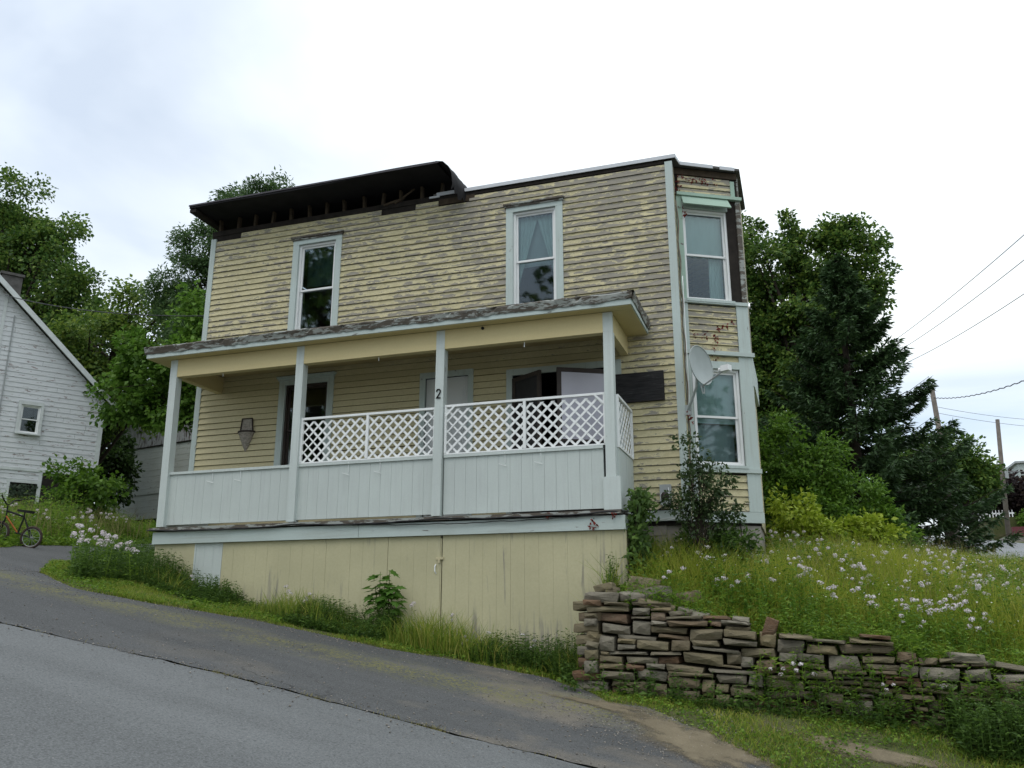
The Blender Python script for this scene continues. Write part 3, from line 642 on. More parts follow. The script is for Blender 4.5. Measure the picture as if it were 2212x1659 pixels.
# ---------------- bay window on the right side, two storeys
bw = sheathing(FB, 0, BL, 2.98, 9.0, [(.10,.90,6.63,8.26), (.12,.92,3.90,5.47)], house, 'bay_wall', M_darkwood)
bw['label'] = 'angled face of the two-storey bay, peeling yellow and mint trim'
mb = MB(); FO = Frame((FB.p(BL,0,0).x, FB.p(BL,0,0).y, 0), R(90)); FO.box(mb, .02, 1.4, -.12, -.004, 2.98, 9.0); mb.build('bay_side', M_side, house)
FRr = Frame((FO.p(1.4,0,0).x, FO.p(1.4,0,0).y, 0), R(150)); mb = MB(); FRr.box(mb, .02, 1.12, -.12, -.004, 2.98, 9.0); mb.build('bay_rear', M_side, house)
z = 3.2
for (a, b, zA, zB) in ((.10, .96, 3.2, 3.77), (.10, .94, 5.47, 5.68), (.10, .94, 5.76, 6.56), (.05, 1.0, 8.535, 8.88)):
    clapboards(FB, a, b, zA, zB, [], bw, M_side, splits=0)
for nm, b, m in (('stile', (0, .10, -.01, .03, 3.19, 5.68), M_trim), ('stile', (0, .10, -.01, .03, 5.76, 6.56), M_trim), ('stile', (.0, .095, -.01, .032, 6.62, 8.47), M_green), ('stile', (.945, BL+.02, -.01, .034, 5.762, 6.56), M_trim), ('stile', (.925, BL+.02, -.01, .034, 3.19, 5.685), M_trim), ('stile', (1.0, 1.075, -.005, .028, 8.535, 8.84), M_green), ('stile', (1.07, BL+.02, -.01, .03, 6.62, 8.47), M_rot),
                 ('belt_course', (-.02, BL+.06, -.01, .07, 5.688, 5.755), M_trimh), ('sill_board', (-.02, BL+.02, -.01, .06, 6.562, 6.618), M_trimh), ('sill_board', (.09, BL+.04, -.01, .06, 3.79, 3.86), M_trimh), ('water_table_board', (-.03, BL+.03, -.01, .04, 3.02, 3.185), M_trimh), ('cornice', (-.0, BL+.04, -.01, .075, 8.475, 8.53), M_green), ('frieze_board', (0, BL, -.01, .02, 8.885, 9.0), M_stud)):
    part(nm, FB, b, m, house)
mb = MB(); mb.quadbox([FB.p(.07,.16,8.28), FB.p(.93,.16,8.28), FB.p(.93,.14,8.27), FB.p(.07,.14,8.27), FB.p(.09,.045,8.47), FB.p(.92,.045,8.47), FB.p(.92,.03,8.46), FB.p(.09,.03,8.46)]); aw = mb.build('tilted_hood_board', M_green, house); aw['label'] = 'mint hood board hanging loose over the upper bay window'
wb = sash_window(FB, (.10, .90, 6.63, 8.26), house, cas=.0, header=False, sides=(0, 0)); wb['label'] = 'upper bay window with a drawn-back curtain'
cloth(FB, [(.15,8.2),(.85,8.2),(.85,7.45),(.15,7.45)], -.16, M_curt, wb, amp=.006); cloth(FB, [(.62,7.5),(.85,7.5),(.85,6.66),(.60,6.66)], -.2, M_curt, wb, amp=.006)
wb2 = sash_window(FB, (.12, .92, 3.90, 5.47), house, cas=.0, header=False, sides=(0, 0)); wb2['label'] = 'lower bay window with pale blind'
cloth(FB, [(.16,5.42),(.88,5.42),(.88,4.60),(.16,4.60)], -.15, M_curt, wb2, 'blind', .003); cloth(FB, [(.16,4.6),(.88,4.6),(.88,3.95),(.16,3.95)], -.25, M_curt2, wb2, 'curtain', .006)
part('missing_trim_gap', FB, (.90, 1.07, -.004, .004, 6.63, 8.47), M_darkwood)
part('crown_strip', FO, (-.03, 1.4, -.0, .05, 5.2, 5.69), M_trim); part('corner_board', FO, (.0, .12, -.003, .02, 3.19, 8.95), M_rot)
# foundation of concrete blocks and parged bay base
fnd = part('foundation', FW, (XL+.02, XR-.02, -.3, -.035, 1.2, 3.012), M_concrete); bricks = 0
for r in range(6):
    zz = 3.005 - .205*(r+1)
    for c in range(3):
        u = -2.72 + c*.41 + (.2 if r % 2 else 0)
        if u+.4 > XR: continue
        mb = MB(); FW.box(mb, u, min(u+.395, XR-.025), -.034, -.012+random.uniform(-.008,.008), zz+.006, zz+.2); mb.build('concrete_block', M_concrete, fnd)
mb = MB(); FB.box(mb, .02, .78, -.10, -.03, 1.6, 3.015); FB.box(mb, .79, BL-.02, -.12, -.01, 1.6, 3.015); FO.box(mb, .03, 1.4, -.12, -.03, 1.6, 3.015); mb.build('bay_foundation', M_concrete, house)

# ---------------- porch
PY = -1.2; FP = Frame((0, PY, 0), 0)          # porch front plane
PX0, PX1 = -10.2, -2.36
posts = [-10.13, -7.61, -5.10, -2.45]
for i, px in enumerate(posts):
    mb = MB(); w = .07; l = (-.05, -.01, .02, .02)[i]
    mb.quadbox([(px-w-l,PY-.07,3.07),(px+w-l,PY-.07,3.07),(px+w-l,PY+.07,3.07),(px-w-l,PY+.07,3.07),(px-w,PY-.07,5.66),(px+w,PY-.07,5.66),(px+w,PY+.07,5.66),(px-w,PY+.07,5.66)])
    mb.box(px-w, px+w, PY-.072, PY-.001, 5.66, 5.955)
    if i == 3: mb.box(px-w-.055, px+w+.05, PY-.085, PY+.08, 3.06, 3.52)
    po = mb.build('post', M_post, house)
    if i == 2:
        pts = [(-.035,.035),(-.03,.055),(-.012,.066),(.012,.064),(.03,.048),(.03,.025),(.012,.0),(-.012,-.028),(-.034,-.055),(-.005,-.052),(.034,-.052)]
        mb = MB(); mb.tube([(px-.012+a*.95, PY-.078, 4.93+b*1.15) for a, b in pts], .0105, 6); nu = mb.build('house_number', M_black, po); nu['label'] = 'black house number 2'
# floor, band, skirt
flo = part('porch_floor', FP, (PX0-.06, PX1+.02, -1.16, .09, 3.005, 3.055), M_rot)
for x0, x1 in ((PX0-.02, -6.40), (-6.394, -2.29)):
    part('band_board', FP, (x0, x1, 0, .045, 2.79, 2.985), M_trimh)
part('band_return', FP, (-2.34, -2.29, -1.1, -.002, 2.79, 2.985), M_trimh)
def planks(fr, u0, u1, z0, z1, pitch, mat, parent, n0, n1, name='plank', zjit=.0, gap=.004, zfun=None):
    n = max(1, round((u1-u0)/pitch)); w = (u1-u0)/n
    for i in range(n):
        a, b = u0+i*w+gap/2, u0+(i+1)*w-gap/2; za = zfun((a+b)/2) if zfun else z0
        mb = MB(); e = random.uniform(-.0015, .0015); fr.box(mb, a, b, n0, n1+e, za+random.uniform(-zjit, zjit), z1); mb.build(name, mat, parent)
# three railing panels of vertical boards
for i in range(3):
    a, b = posts[i]+.075, posts[i+1]-.075 - (.055 if i == 2 else 0)
    back = part('railing_panel', FP, (a, b, -.03, -.012, 3.10, 3.93), M_panel)
    planks(FP, a, b, 3.09+.012*(i != 2), 3.94, .178, M_panel, back, -.0115, .004, gap=.0024)
    part('rail_cap', FP, (a, b, -.06, .03, 3.942, 3.985), M_post)
sp = Frame((PX1-.02, PY, 0), R(90)); back = part('railing_panel', sp, (.075, 1.18, -.03, -.012, 3.10, 3.95), M_panel); planks(sp, .075, 1.18, 3.09, 3.95, .178, M_panel, back, -.0115, .004, gap=.0024)
sl = Frame((PX0+.10, PY, 0), R(90)); back = part('railing_panel', sl, (.075, 1.18, -.03, -.012, 3.10, 3.95), M_panel); planks(sl, .075, 1.18, 3.09, 3.95, .178, M_panel, back, -.0115, .004, gap=.0024)
# lattice
def lattice(fr, u0, u1, z0, z1, label, pitch=.118, wd=.034, stile=None):
    mb = MB(); t = .035
    fr.box(mb, u0, u1, -.012, .028, z1-t, z1); fr.box(mb, u0, u1, -.012, .022, z0, z0+.02); fr.box(mb, u0, u0+t, -.012, .026, z0+.021, z1-t); fr.box(mb, u1-t, u1, -.012, .026, z0+.021, z1-t)
    if stile: fr.box(mb, stile-.02, stile+.02, -.012, .0265, z0+.021, z1-t)
    o = mb.build('lattice_panel', M_lat, house); o['label'] = label
    a0, a1, c0, c1 = u0+.006, u1-.006, z0+.012, z1-t-.03
    for sgn, n0 in ((1, .004), (-1, -.004)):
        k = a0 - (c1-c0) - pitch
        while k < a1 + (c1-c0) + pitch:
            # centre line u = k + sgn*(z-c0), clipped to the panel
            lo, hi = c0, c1
            def uz(z): return k + (z-c0) if sgn > 0 else k + (c1-z)
            zA, zB = c0, c1
            if sgn > 0: zA = max(c0, c0+(a0-k)); zB = min(c1, c0+(a1-k))
            else: zA = max(c0, c1-(a1-k)); zB = min(c1, c1-(a0-k))
            if zB-zA > .03:
                h = wd*.707; mb = MB()
                uA, uB = uz(zA), uz(zB)
                q = [(uA-h/1, zA), (uA+h/1, zA), (uB+h/1, zB), (uB-h/1, zB)]
                q = [(min(max(u, u0+.004), u1-.004), z) for u, z in q]
                mb.quadbox([fr.p(u, n0+.0035, z) for u, z in q] + [fr.p(u, n0-.0035, z) for u, z in q]); mb.build('slat', M_lat, o)
            k += pitch*1.414
lattice(FP, posts[1]+.075, posts[2]-.073, 3.99, 4.74, 'white diagonal lattice panel between the two inner posts', stile=-6.34)
lattice(FP, posts[2]+.073, posts[3]-.075, 3.99, 4.76, 'white diagonal lattice panel in front of the open storm doors', stile=-3.75)
mb = MB()
for x, s in ((posts[3]-.075, -1), (posts[2]+.075, 1)):
    mb.quadbox([FP.p(x,.034,4.60), FP.p(x,.034,4.55), FP.p(x+s*.17,.034,4.722), FP.p(x+s*.13,.034,4.722), FP.p(x,.028,4.60), FP.p(x,.028,4.55), FP.p(x+s*.17,.028,4.722), FP.p(x+s*.13,.028,4.722)])
mb.build('corner_brace', M_lat, house)
lattice(sp, .075, 1.17, 3.96, 4.74, 'white diagonal lattice panel on the right end of the porch')
# hooks for flower boxes
for hx in (-9.16, -8.62, -6.64, -6.09, -4.05, -3.50):
    mb = MB(); mb.tube([FP.p(hx,.012,3.95), FP.p(hx,.02,3.93), FP.p(hx+.003,.018,3.81)], .004, 5); mb.tube([FP.p(hx-.09,.05,3.80), FP.p(hx+.02,.014,3.765)], .004, 5); mb.tube([FP.p(hx,.014,3.97), FP.p(hx,.03,3.955)], .011, 6); mb.build('hook', M_lat, house)
# skirt below the porch: grooved plywood, four sheets
def gz(u): return H(u, PY) - .15
for nm, a, b, m, l in (('skirt_panel', PX0+.01, -9.56, M_skirt, 'narrow yellow plywood end sheet'), ('skirt_batten', -9.555, -9.375, M_skirt, None), ('skirt_panel', -9.37, -8.86, M_panel, 'unpainted pale plywood sheet'), ('skirt_panel', -8.855, -5.915, M_skirt, 'long yellow plywood sheet'), ('skirt_door', -5.91, -5.06, M_skirt, 'yellow plywood hatch with handle'), ('skirt_door', -5.025, -2.29, M_skirt, 'weathered yellow plywood sheet with grain showing')):
    mb = MB(); FP.box(mb, a, b, -.045, -.022, min(gz(a), gz(b)), 2.788); o = mb.build(nm, m, house)
    if l: o['label'] = l
    planks(FP, a, b, 0, 2.786, .203 if 'batten' not in nm else .3, m, o, -.0215, -.006 if 'batten' not in nm else .002, gap=.0018, zfun=gz)
part('skirt_batten', FP, (-5.056, -5.04, -.03, -.004, gz(-5.05), 2.75), M_skirt); part('skirt_batten', FP, (-9.39, -9.365, -.03, .004, gz(-9.4), 2.787), M_post)
mb = MB(); q = Frame((-2.29, PY, 0), R(90)); q.box(mb, -.0, 1.15, -.05, -.01, 1.0, 2.79); mb.build('skirt_side', M_skirt, house)
mb = MB(); q = Frame((PX0+.02, PY, 0), R(90)); q.box(mb, .0, 1.15, .0, .03, 1.4, 2.79); mb.build('skirt_side', M_skirt, house)
mb = MB(); FP.box(mb, -5.12, -5.0, -.004, .012, 2.44, 2.475); FP.box(mb, -5.09, -5.055, .0125, .02, 2.39, 2.44); mb.build('latch', M_iron, house)
mb = MB(); mb.tube([FP.p(-5.125,-.005,2.37), FP.p(-5.13,.025,2.34), FP.p(-5.128,.025,2.27), FP.p(-5.122,-.005,2.24)], .009, 6); mb.build('handle', M_lat, house)
# beam, ceiling, eave
bm = part('beam', FP, (PX0+.02, PX1-.03, -.065, .065, 5.652, 5.962), M_beam); bm['label'] = 'yellow porch beam'
part('beam', Frame((PX1-.09, PY, 0), R(90)), (.07, 1.19, -.06, .06, 5.66, 5.962), M_beam); part('beam', Frame((PX0+.09, PY, 0), R(90)), (.07, 1.19, -.06, .06, 5.66, 5.962), M_beam)
RX0, RX1, RY = -10.58, -2.06, -1.45
proof = MB()
proof.quadbox([(RX0,RY,6.055),(RX1,RY,6.055),(RX1,-.024,6.055),(RX0,-.024,6.055),(RX0-.02,RY-.02,6.175),(RX1+.02,RY-.02,6.175),(RX1+.02,-.024,6.26),(RX0-.02,-.024,6.26)])
proof = proof.build('porch_roof', M_roof, house); proof['label'] = 'low shingled porch roof with rotten edge'
M_ceil = painted('tan_ceiling_board', (.46, .37, .19), (.3, .26, .2), .28, (1, 4, 4), .3, dirtcol=(.30, .24, .13))
yy = -1.12
for i in range(11):
    mb = MB(); mb.box(PX0+.16, PX1-.16, yy, yy+.096, 5.965+random.uniform(0,.002), 5.99); mb.build('ceiling_board', M_ceil, proof); yy += .1
mb = MB(); mb.box(RX0+.01, RX1-.01, RY+.012, PY-.066, 5.966, 5.985); mb.box(PX1-.03, RX1-.012, PY-.06, -.03, 5.966, 5.985); mb.box(RX0+.012, PX0+.03, PY-.06, -.03, 5.966, 5.985); mb.build('soffit', M_beam, proof)
mb = MB(); mb.box(RX0, RX1, RY-.008, RY+.012, 5.975, 6.06); mb.box(RX1-.012, RX1+.008, RY+.0125, -.03, 5.976, 6.0595); mb.box(RX0-.008, RX0+.012, RY+.0125, -.03, 5.976, 6.0595); mb.build('fascia', M_trimh, proof)
# rotten crown moulding: ragged polyline strip
def ragged(p0, p1, outv, z0, z1, n, name, parent, mat, amp=.012, prob=.12):
    p0 = Vector(p0); p1 = Vector(p1); outv = Vector(outv); mb = MB(); lo = hi = 0
    for i in range(n+1):
        p = p0 + (p1-p0)*i/n; lo = lo*.7 + random.uniform(-amp, amp); hi = hi*.8 + random.uniform(-amp, amp)*.6
        bite = random.uniform(.0, .05) if random.random() < prob else 0
        o1 = .012 + abs(lo)*.6; o2 = .05 + hi
        mb.v += [tuple(p+outv*.0+Vector((0,0,z0))), tuple(p+outv*o1+Vector((0,0,z0-.012+lo+bite*.4))), tuple(p+outv*(o1+.012)+Vector((0,0,z0+.03+lo))), tuple(p+outv*(o2-bite)+Vector((0,0,z1-.02+hi*.4))), tuple(p+outv*(o2-.01)+Vector((0,0,z1+hi*.5))), tuple(p+outv*(-.06)+Vector((0,0,z1+.01)))]
    for i in range(n):
        for k in range(5): mb.f.append((i*6+k, (i+1)*6+k, (i+1)*6+k+1, i*6+k+1))
    return mb.build(name, mat, parent)
ragged((RX0-.03,RY-.008,0), (RX1+.03,RY-.008,0), (0,-1,0), 6.055, 6.165, 150, 'crown_moulding', proof, M_rot)
ragged((RX1+.008,RY-.03,0), (RX1+.008,-.03,0), (1,0,0), 6.055, 6.175, 26, 'crown_moulding', proof, M_rot)
ragged((RX0-.008,-.03,0), (RX0-.008,RY-.03,0), (-1,0,0), 6.055, 6.17, 26, 'crown_moulding', proof, M_rot)
# hanging bits of the ceiling
mb = MB(); mb.tube([(-9.16,-1.2,5.65),(-9.15,-1.2,5.60)], .006, 5); mb.tube([(-6.2,-1.2,5.65),(-6.2,-1.2,5.59)], .006, 5); mb.tube([(-3.75,-1.2,5.65),(-3.75,-1.2,5.57)], .008, 5); mb.build('ceiling_hook', M_lat, proof)
mb = MB(); mb.tube([(-4.4,-1.268,5.92),(-4.4,-1.285,5.92)], .025, 8); mb.build('beam_knot', M_black, house)

# ================================================================== THINGS ON THE HOUSE
# wicker wall pocket
t = thing('wall_basket', 'weathered wicker cone basket hanging on the porch wall', 'basket', (-9.43, -.03, 4.5))
mb = MB(); n = 14
for z, wl, d in ((4.52,.012,.012),(4.62,.06,.05),(4.75,.115,.09),(4.87,.16,.12)):
    for k in range(n+1):
        a = math.pi*k/n; mb.v.append((-9.43 - wl*math.cos(a), -.022 - d*math.sin(a), z))
for j in range(3):
    for k in range(n): mb.f.append((j*(n+1)+k, j*(n+1)+k+1, (j+1)*(n+1)+k+1, (j+1)*(n+1)+k))
mb.build('cone', M_wicker, t, True)
mb = MB(); mb.quadbox([(-9.55,-.04,4.88),(-9.30,-.04,4.88),(-9.30,-.022,4.88),(-9.55,-.022,4.88),(-9.53,-.04,5.12),(-9.33,-.04,5.12),(-9.33,-.022,5.12),(-9.53,-.022,5.12)]); mb.build('back', M_wicker, t)
mb = MB(); mb.tube([(-9.43-.165*math.cos(math.pi*k/12), -.022-.125*math.sin(math.pi*k/12), 4.88) for k in range(13)], .016, 6); mb.tube([(-9.56,-.045,4.88),(-9.535,-.045,5.13),(-9.325,-.045,5.13),(-9.295,-.045,4.88)], .014, 6); mb.build('rim', M_dkwick, t)
for z in (4.60,4.66,4.72,4.78,4.84):
    w = .012 + (z-4.52)/.35*.15; mb = MB(); mb.tube([(-9.43-w*1.03*math.cos(math.pi*k/10), -.022-w*.78*math.sin(math.pi*k/10), z) for k in range(11)], .007, 5); mb.build('weave_band', M_wicker, t)
# dark board
t = part('wooden_board', FW, (-2.64, -1.84, .022, .075, 4.87, 5.34), None, None); tag(t, 'dark weathered plank screwed to the yellow wall right of the porch', 'board')
mbd = Mat('dark_grained_board', .8, .3); g_ = mbd.noise(2.2, 8, .65, mbd.coords((2, 2, 22)), .6); mbd.color(mbd.ramp(g_, [(.35, (.010,.010,.011)), (.6, (.028,.027,.028)), (.75, (.085,.082,.08))])); mbd.bump(g_, .5, .01); t.data.materials.append(mbd.m)
# meter box
t = thing('meter_box', 'grey electric meter box on the yellow wall beside the sapling', 'meter', (-1.89, -.05, 3.26))
mb = MB(); mb.box(-1.975,-1.805,-.11,-.022,3.25,3.55); mb.build('case', M_galv, t)
mb = MB(); mb.tube([(-1.89,-.11,3.37),(-1.89,-.17,3.37)], .062, 16); mb.build('meter', M_glassdk if 'M_glassdk' in globals() else M_brownframe, t, True)
mb = MB(); mb.tube([(-1.95,-.12,3.42),(-1.97,-.13,3.30),(-1.92,-.14,3.22),(-1.86,-.13,3.25)], .006, 6); mb.tube([(-1.84,-.12,3.5),(-1.83,-.14,3.35),(-1.86,-.13,3.27)], .006, 6); mb.build('wire', M_lat, t)
mb = MB(); mb.box(-1.90,-1.83,-.13,-.111,3.26,3.30); mb.build('label_tag', M_lat, t)
# cables along the porch floor
def sag(p0, p1, d, n=24, jit=0.):
    p0, p1 = Vector(p0), Vector(p1); return [p0.lerp(p1, i/n) - Vector((0,0,d*4*(i/n)*(1-i/n) + random.uniform(-jit, jit))) for i in range(n+1)]
mb = MB(); mb.tube(sag((-10.3,-1.30,3.02), (-7.6,-1.29,3.02), .03, 20, .006) + sag((-7.5,-1.29,3.025), (-5.1,-1.29,3.03), .035, 20, .006) + sag((-5,-1.29,3.03), (-2.4,-1.29,3.035), .03, 20, .008) + [(-2.25,-1.2,3.04),(-2.2,-.6,3.06),(-2.1,-.08,3.13),(-1.9,-.06,3.24),(-1.7,-.06,3.2),(-1.58,-.05,3.19)], .011, 6)
t = mb.build('power_cable', M_cable, None, True); tag(t, 'black cable sagging along the porch floor edge to the meter box', 'cable')
mb = MB(); mb.tube(sag((-6.6,-1.28,2.99), (-2.4,-1.28,3.01), .05, 30, .008) + [(-2.3,-1.2,3.0),(-2.1,-.07,3.05)], .007, 5)
t = mb.build('power_cable', M_cable, None, True); tag(t, 'thin second black cable drooping below the railing panels', 'cable')
mb = MB(); mb.tube([(-1.85,-.07,3.2),(-1.75,-.08,3.14),(-1.68,-.07,3.06),(-1.9,-.06,3.02),(-2.1,-.06,3.03),(-1.6,-.06,3.08),(-1.56,-.06,3.09)], .005, 5); t = mb.build('loose_wire', M_lat, None, True); tag(t, 'loose pale wire curling on the board below the meter', 'wire')
mb = MB(); pts = [( -1.50 + .012*math.sin(z*9) , .02 + .1*(z-3.2)/6*0, z) for z in np.arange(3.2, 8.3, .12)]; mb.tube(pts, .012, 6); t = mb.build('wall_conduit', plain('brown_conduit', (.16,.13,.10), .8, .3, 12), None, True); tag(t, 'brown cord running up the house corner beside the bay', 'cord')
mb = MB(); mb.tube([(-1.47,.0,z) for z in np.arange(4.7, 7.0, .2)], .007, 5); t = mb.build('coax_cable', M_lat, None, True); tag(t, 'white cable from the satellite dish up the corner board', 'cable')
# satellite dish
t = thing('satellite_dish', 'grey satellite dish on a bent arm at the house corner', 'satellite dish', (-1.47, -.05, 4.7))
ctr = Vector((-1.23, -.30, 5.30)); nrm = Vector((.884, -.466, .09)).normalized(); upv = (Vector((0,0,1)) - nrm*nrm.z).normalized(); rt = nrm.cross(upv)
mb = MB(); rings, seg = 6, 32; mb.v.append(tuple(ctr - nrm*.055))
for r in range(1, rings+1):
    for k in range(seg):
        a = 2*math.pi*k/seg; rr = r/rings; mb.v.append(tuple(ctr + (rt*math.cos(a)*.30 + upv*math.sin(a)*.31)*rr - nrm*.055*(1-rr*rr)))
for k in range(seg): mb.f.append((0, 1+k, 1+(k+1)%seg))
for r in range(rings-1):
    for k in range(seg): mb.f.append((1+r*seg+k, 1+(r+1)*seg+k, 1+(r+1)*seg+(k+1)%seg, 1+r*seg+(k+1)%seg))
mb.build('reflector', M_dish, t, True)
mb = MB(); mb.tube([ctr + rt*math.cos(2*math.pi*k/seg)*.30 + upv*math.sin(2*math.pi*k/seg)*.31 for k in range(seg+1)], .008, 6, False); mb.build('rim', M_dish, t, True)
bot = ctr - upv*.31; lnb = ctr + nrm*.40 - upv*.17
mb = MB(); mb.tube([bot - nrm*.05 - upv*.02, lnb - nrm*.06 - upv*.03], .014, 8); mb.build('feed_arm', M_galv, t)
fn = Frame(lnb, math.atan2(nrm.y, nrm.x)); mb = MB(); fn.box(mb, -.06, .07, -.05, .05, -.045, .04); mb.tube([lnb - nrm*.06, lnb - nrm*.11], [.03, .035], 10); mb.build('receiver', M_vinyl, t)
mb = MB(); mb.tube([(-1.50,-.045,4.68),(-1.42,-.14,4.80),(-1.33,-.24,4.98),tuple(ctr - nrm*.09 - upv*.05)], .02, 8); mb.box(-1.54,-1.44,-.06,-.035,4.60,4.76); mb.build('mast', M_dish, t)
mb = MB(); a = bot - nrm*.03; mb.tube([a - rt*.04, a - rt*.02 - upv*.13, a + rt*.02 - upv*.14, a + rt*.05], .009, 6); mb.build('bracket', M_galv, t)

# ================================================================== STONE WALL
wall = thing('stone_wall', 'low dry-stone retaining wall of rough flat stones below the meadow', 'wall', (0, -2.2, .5))
import bmesh
def stone(x0, x1, z0, z1, yf, depth, tilt=0., rnd=.35, name='stone', parent=wall, lean=0.):
    """broken stone: hull of a box whose corners are skewed and chipped"""
    hx, hz, hy = (x1-x0)/2, (z1-z0)/2, depth/2; ch = min(hx, hz)*(.22 + .3*rnd); bm = bmesh.new()
    for sx in (-1, 1):
        for sy in (-1, 1):
            for sz in (-1, 1):
                cx = sx*hx*(1 - random.uniform(0, min(.22, .035/hx))); cy = sy*hy*(1 - random.uniform(0, .16)); cz = sz*hz*(1 - random.uniform(0, min(.34, .02/hz)))
                for ax in range(3):
                    p = [cx, cy, cz]; p[ax] -= (sx, sy, sz)[ax]*ch*random.uniform(.35, 1.25)
                    x_, y_, z_ = p; bm.verts.new((x_*math.cos(tilt)-z_*math.sin(tilt), y_, x_*math.sin(tilt)+z_*math.cos(tilt)))
    for _ in range(3): bm.verts.new((random.uniform(-.6,.6)*hx, -hy*(1.02 + random.uniform(0,.10)), random.uniform(-.5,.5)*hz))
    r_ = bmesh.ops.convex_hull(bm, input=bm.verts); bmesh.ops.delete(bm, geom=[v for v in r_['geom_interior'] if isinstance(v, bmesh.types.BMVert)], context='VERTS')
    bmesh.ops.recalc_face_normals(bm, faces=bm.faces); me = bpy.data.meshes.new(name); bm.to_mesh(me); bm.free()
    o = bpy.data.objects.new(name, me); col.objects.link(o); me.materials.append(M_stone); o.location = ((x0+x1)/2, yf+depth/2, (z0+z1)/2); o.rotation_euler = (random.uniform(-.07,.07), 0, random.uniform(-.10,.10)+lean)
    if parent: adopt(o, parent)
    return o
res = .02; cols_ = int((WALL_X1-WALL_X0)/res); skyl = np.array([H(WALL_X0+(i+.5)*res, -2.42)-.10 for i in range(cols_)]); topl = np.array([float(walltop(WALL_X0+(i+.5)*res)) for i in range(cols_)])
cnt = 0
while cnt < 260:
    open_ = skyl < topl-.05
    if not open_.any(): break
    lv = np.where(open_, skyl - .0*topl, 99); i0 = int(np.argmin(lv)); base = skyl[i0]
    a = i0
    while a > 0 and abs(skyl[a-1]-base) < .022: a -= 1
    b = i0
    while b < cols_-1 and abs(skyl[b+1]-base) < .022: b += 1
    run = b-a+1; want = int(random.choice([.18,.24,.30,.36,.44,.55])*random.uniform(.85,1.2)/res)
    hh = random.choice([.06,.075,.09,.11,.135,.165])*random.uniform(.9,1.15)
    if (WALL_X0+a*res) > .3: hh *= .82; want = int(want*1.15)
    nb = [skyl[a-1] if a > 0 else 9, skyl[b+1] if b < cols_-1 else 9]
    if run*res < .10:
        t_ = min([q for q in nb if q < 9] or [base+.08]); hh = max(.03, min(.12, t_-base)); want = run
    elif run < want + int(.12/res): want = run if run*res < .62 else run//2
    t_ = min(nb)
    if abs(base+hh - t_) < .045 and t_ < 9: hh = max(.04, t_-base)
    if a > 0 and random.random() < .5 and run > want: s = b-want+1
    else: s = a
    x0, x1 = WALL_X0+s*res, WALL_X0+(s+want)*res
    hh = min(hh, .19, max(.045, topl[s:s+want].mean()+.02-base))
    zr0, zr1 = skyl[s:s+want].mean(), base+hh
    stone(x0+.004, x1-.004, zr0+.002, zr1-.002, -2.42+random.uniform(-.05,.06), random.uniform(.36,.46), random.uniform(-.10,.03), random.uniform(.2,.6))
    skyl[s:s+want] = base+hh; cnt += 1
# left end return of the wall and capping / tumbled stones
for i in range(9):
    z0 = .62 + i*.135; stone(-2.72-random.uniform(0,.07), -2.42, z0, z0+.128, -2.38+random.uniform(-.04,.03), .46, random.uniform(-.05,.05), .6)
for (x, z, w, h, ti) in ((-2.42,1.86,.46,.13,-.03), (-2.02,1.86,.34,.12,-.12), (-1.75,1.76,.46,.12,-.22), (-1.32,1.64,.40,.14,-.25), (-.95,1.55,.44,.09,-.10), (-.45,1.47,.30,.16,1.2), (1.55,1.19,.36,.12,-.05), (2.1,1.08,.62,.08,-.2)):
    stone(x-w/2, x+w/2, z-h/2, z+h/2, -2.36+random.uniform(-.05,.05), .40, ti, .7)
for lb, (x, y, z, w, h, d) in (('large pale boulder lying against the house base above the wall', (-2.02,-1.5,1.98,.46,.30,.40)), ('grey flat rock on top of the wall end', (-1.92,-1.85,1.86,.58,.20,.4)), ('small white stone beside the pale boulder', (-2.38,-1.9,1.94,.2,.13,.2)), ('reddish brick-like rock atop the wall corner', (-2.45,-1.9,1.99,.26,.11,.22)), ('brown rock wedged behind the wall top', (-1.45,-1.7,1.86,.3,.16,.3))):
    o = stone(x-w/2, x+w/2, z-h/2, z+h/2, y-d/2, d, random.uniform(-.3,.2), .95, 'rock', None, random.uniform(-.6,.6)); tag(o, lb, 'rock')

# ================================================================== NEIGHBOUR HOUSE (white)
FWH = Frame((-22.44, 9.8, 0), R(56))
wh = thing('white_house', 'white clapboard gable house with worn paint across the driveway', 'house', (-22.44, 9.8, 4.6))
M_wside = painted('worn_white_siding', (.66, .68, .69), (.30, .25, .24), .40, (2.2, 2.2, 9), .35, dirtcol=(.42, .43, .44))
SL = .937
def ur(z): return 0. if z < 8.9 else -(z-8.9)/SL
mb = MB(); mb.v = [tuple(FWH.p(u, n, z)) for n in (-.004, -.15) for (u, z) in ((-7.6,4.3),(0,4.3),(0,8.9),(-3.8,12.45),(-7.6,8.9))]; mb.f = [(0,1,2,3,4),(9,8,7,6,5),(0,5,6,1),(1,6,7,2),(2,7,8,3),(3,8,9,4),(4,9,5,0)]
gw = mb.build('gable_wall', M_darkwood, wh)
whole = [(-2.58,-1.86,7.50,8.40), (-2.50,-1.70,4.2,5.80), (-1.66,.2,4.2,6.2)]
z = 4.6
while z < 12.3:
    r_ = ur(z+.17); l_ = -7.6 - r_
    for p_, q_ in spans(l_, r_, z, z+.165, whole):
        if q_-p_ < .06: continue
        c = random.uniform(p_+.4, q_-.4) if q_-p_ > 1.4 else None
        for a, b in ([(p_, q_)] if c is None else [(p_, c-.003), (c+.003, q_)]):
            mb = MB(); cut = .17/SL if (q_ == r_ and z > 8.7 and b == q_) else 0
            FWH.clap(mb, a, b+cut*.5, z+random.uniform(-.004,.004), z+.178, .022, .006, cut*.9); mb.build('clapboard', M_wside, gw)
    z += .166
M_wtrim = plain('white_trim_old', (.58, .61, .60), .7, .12, 5)
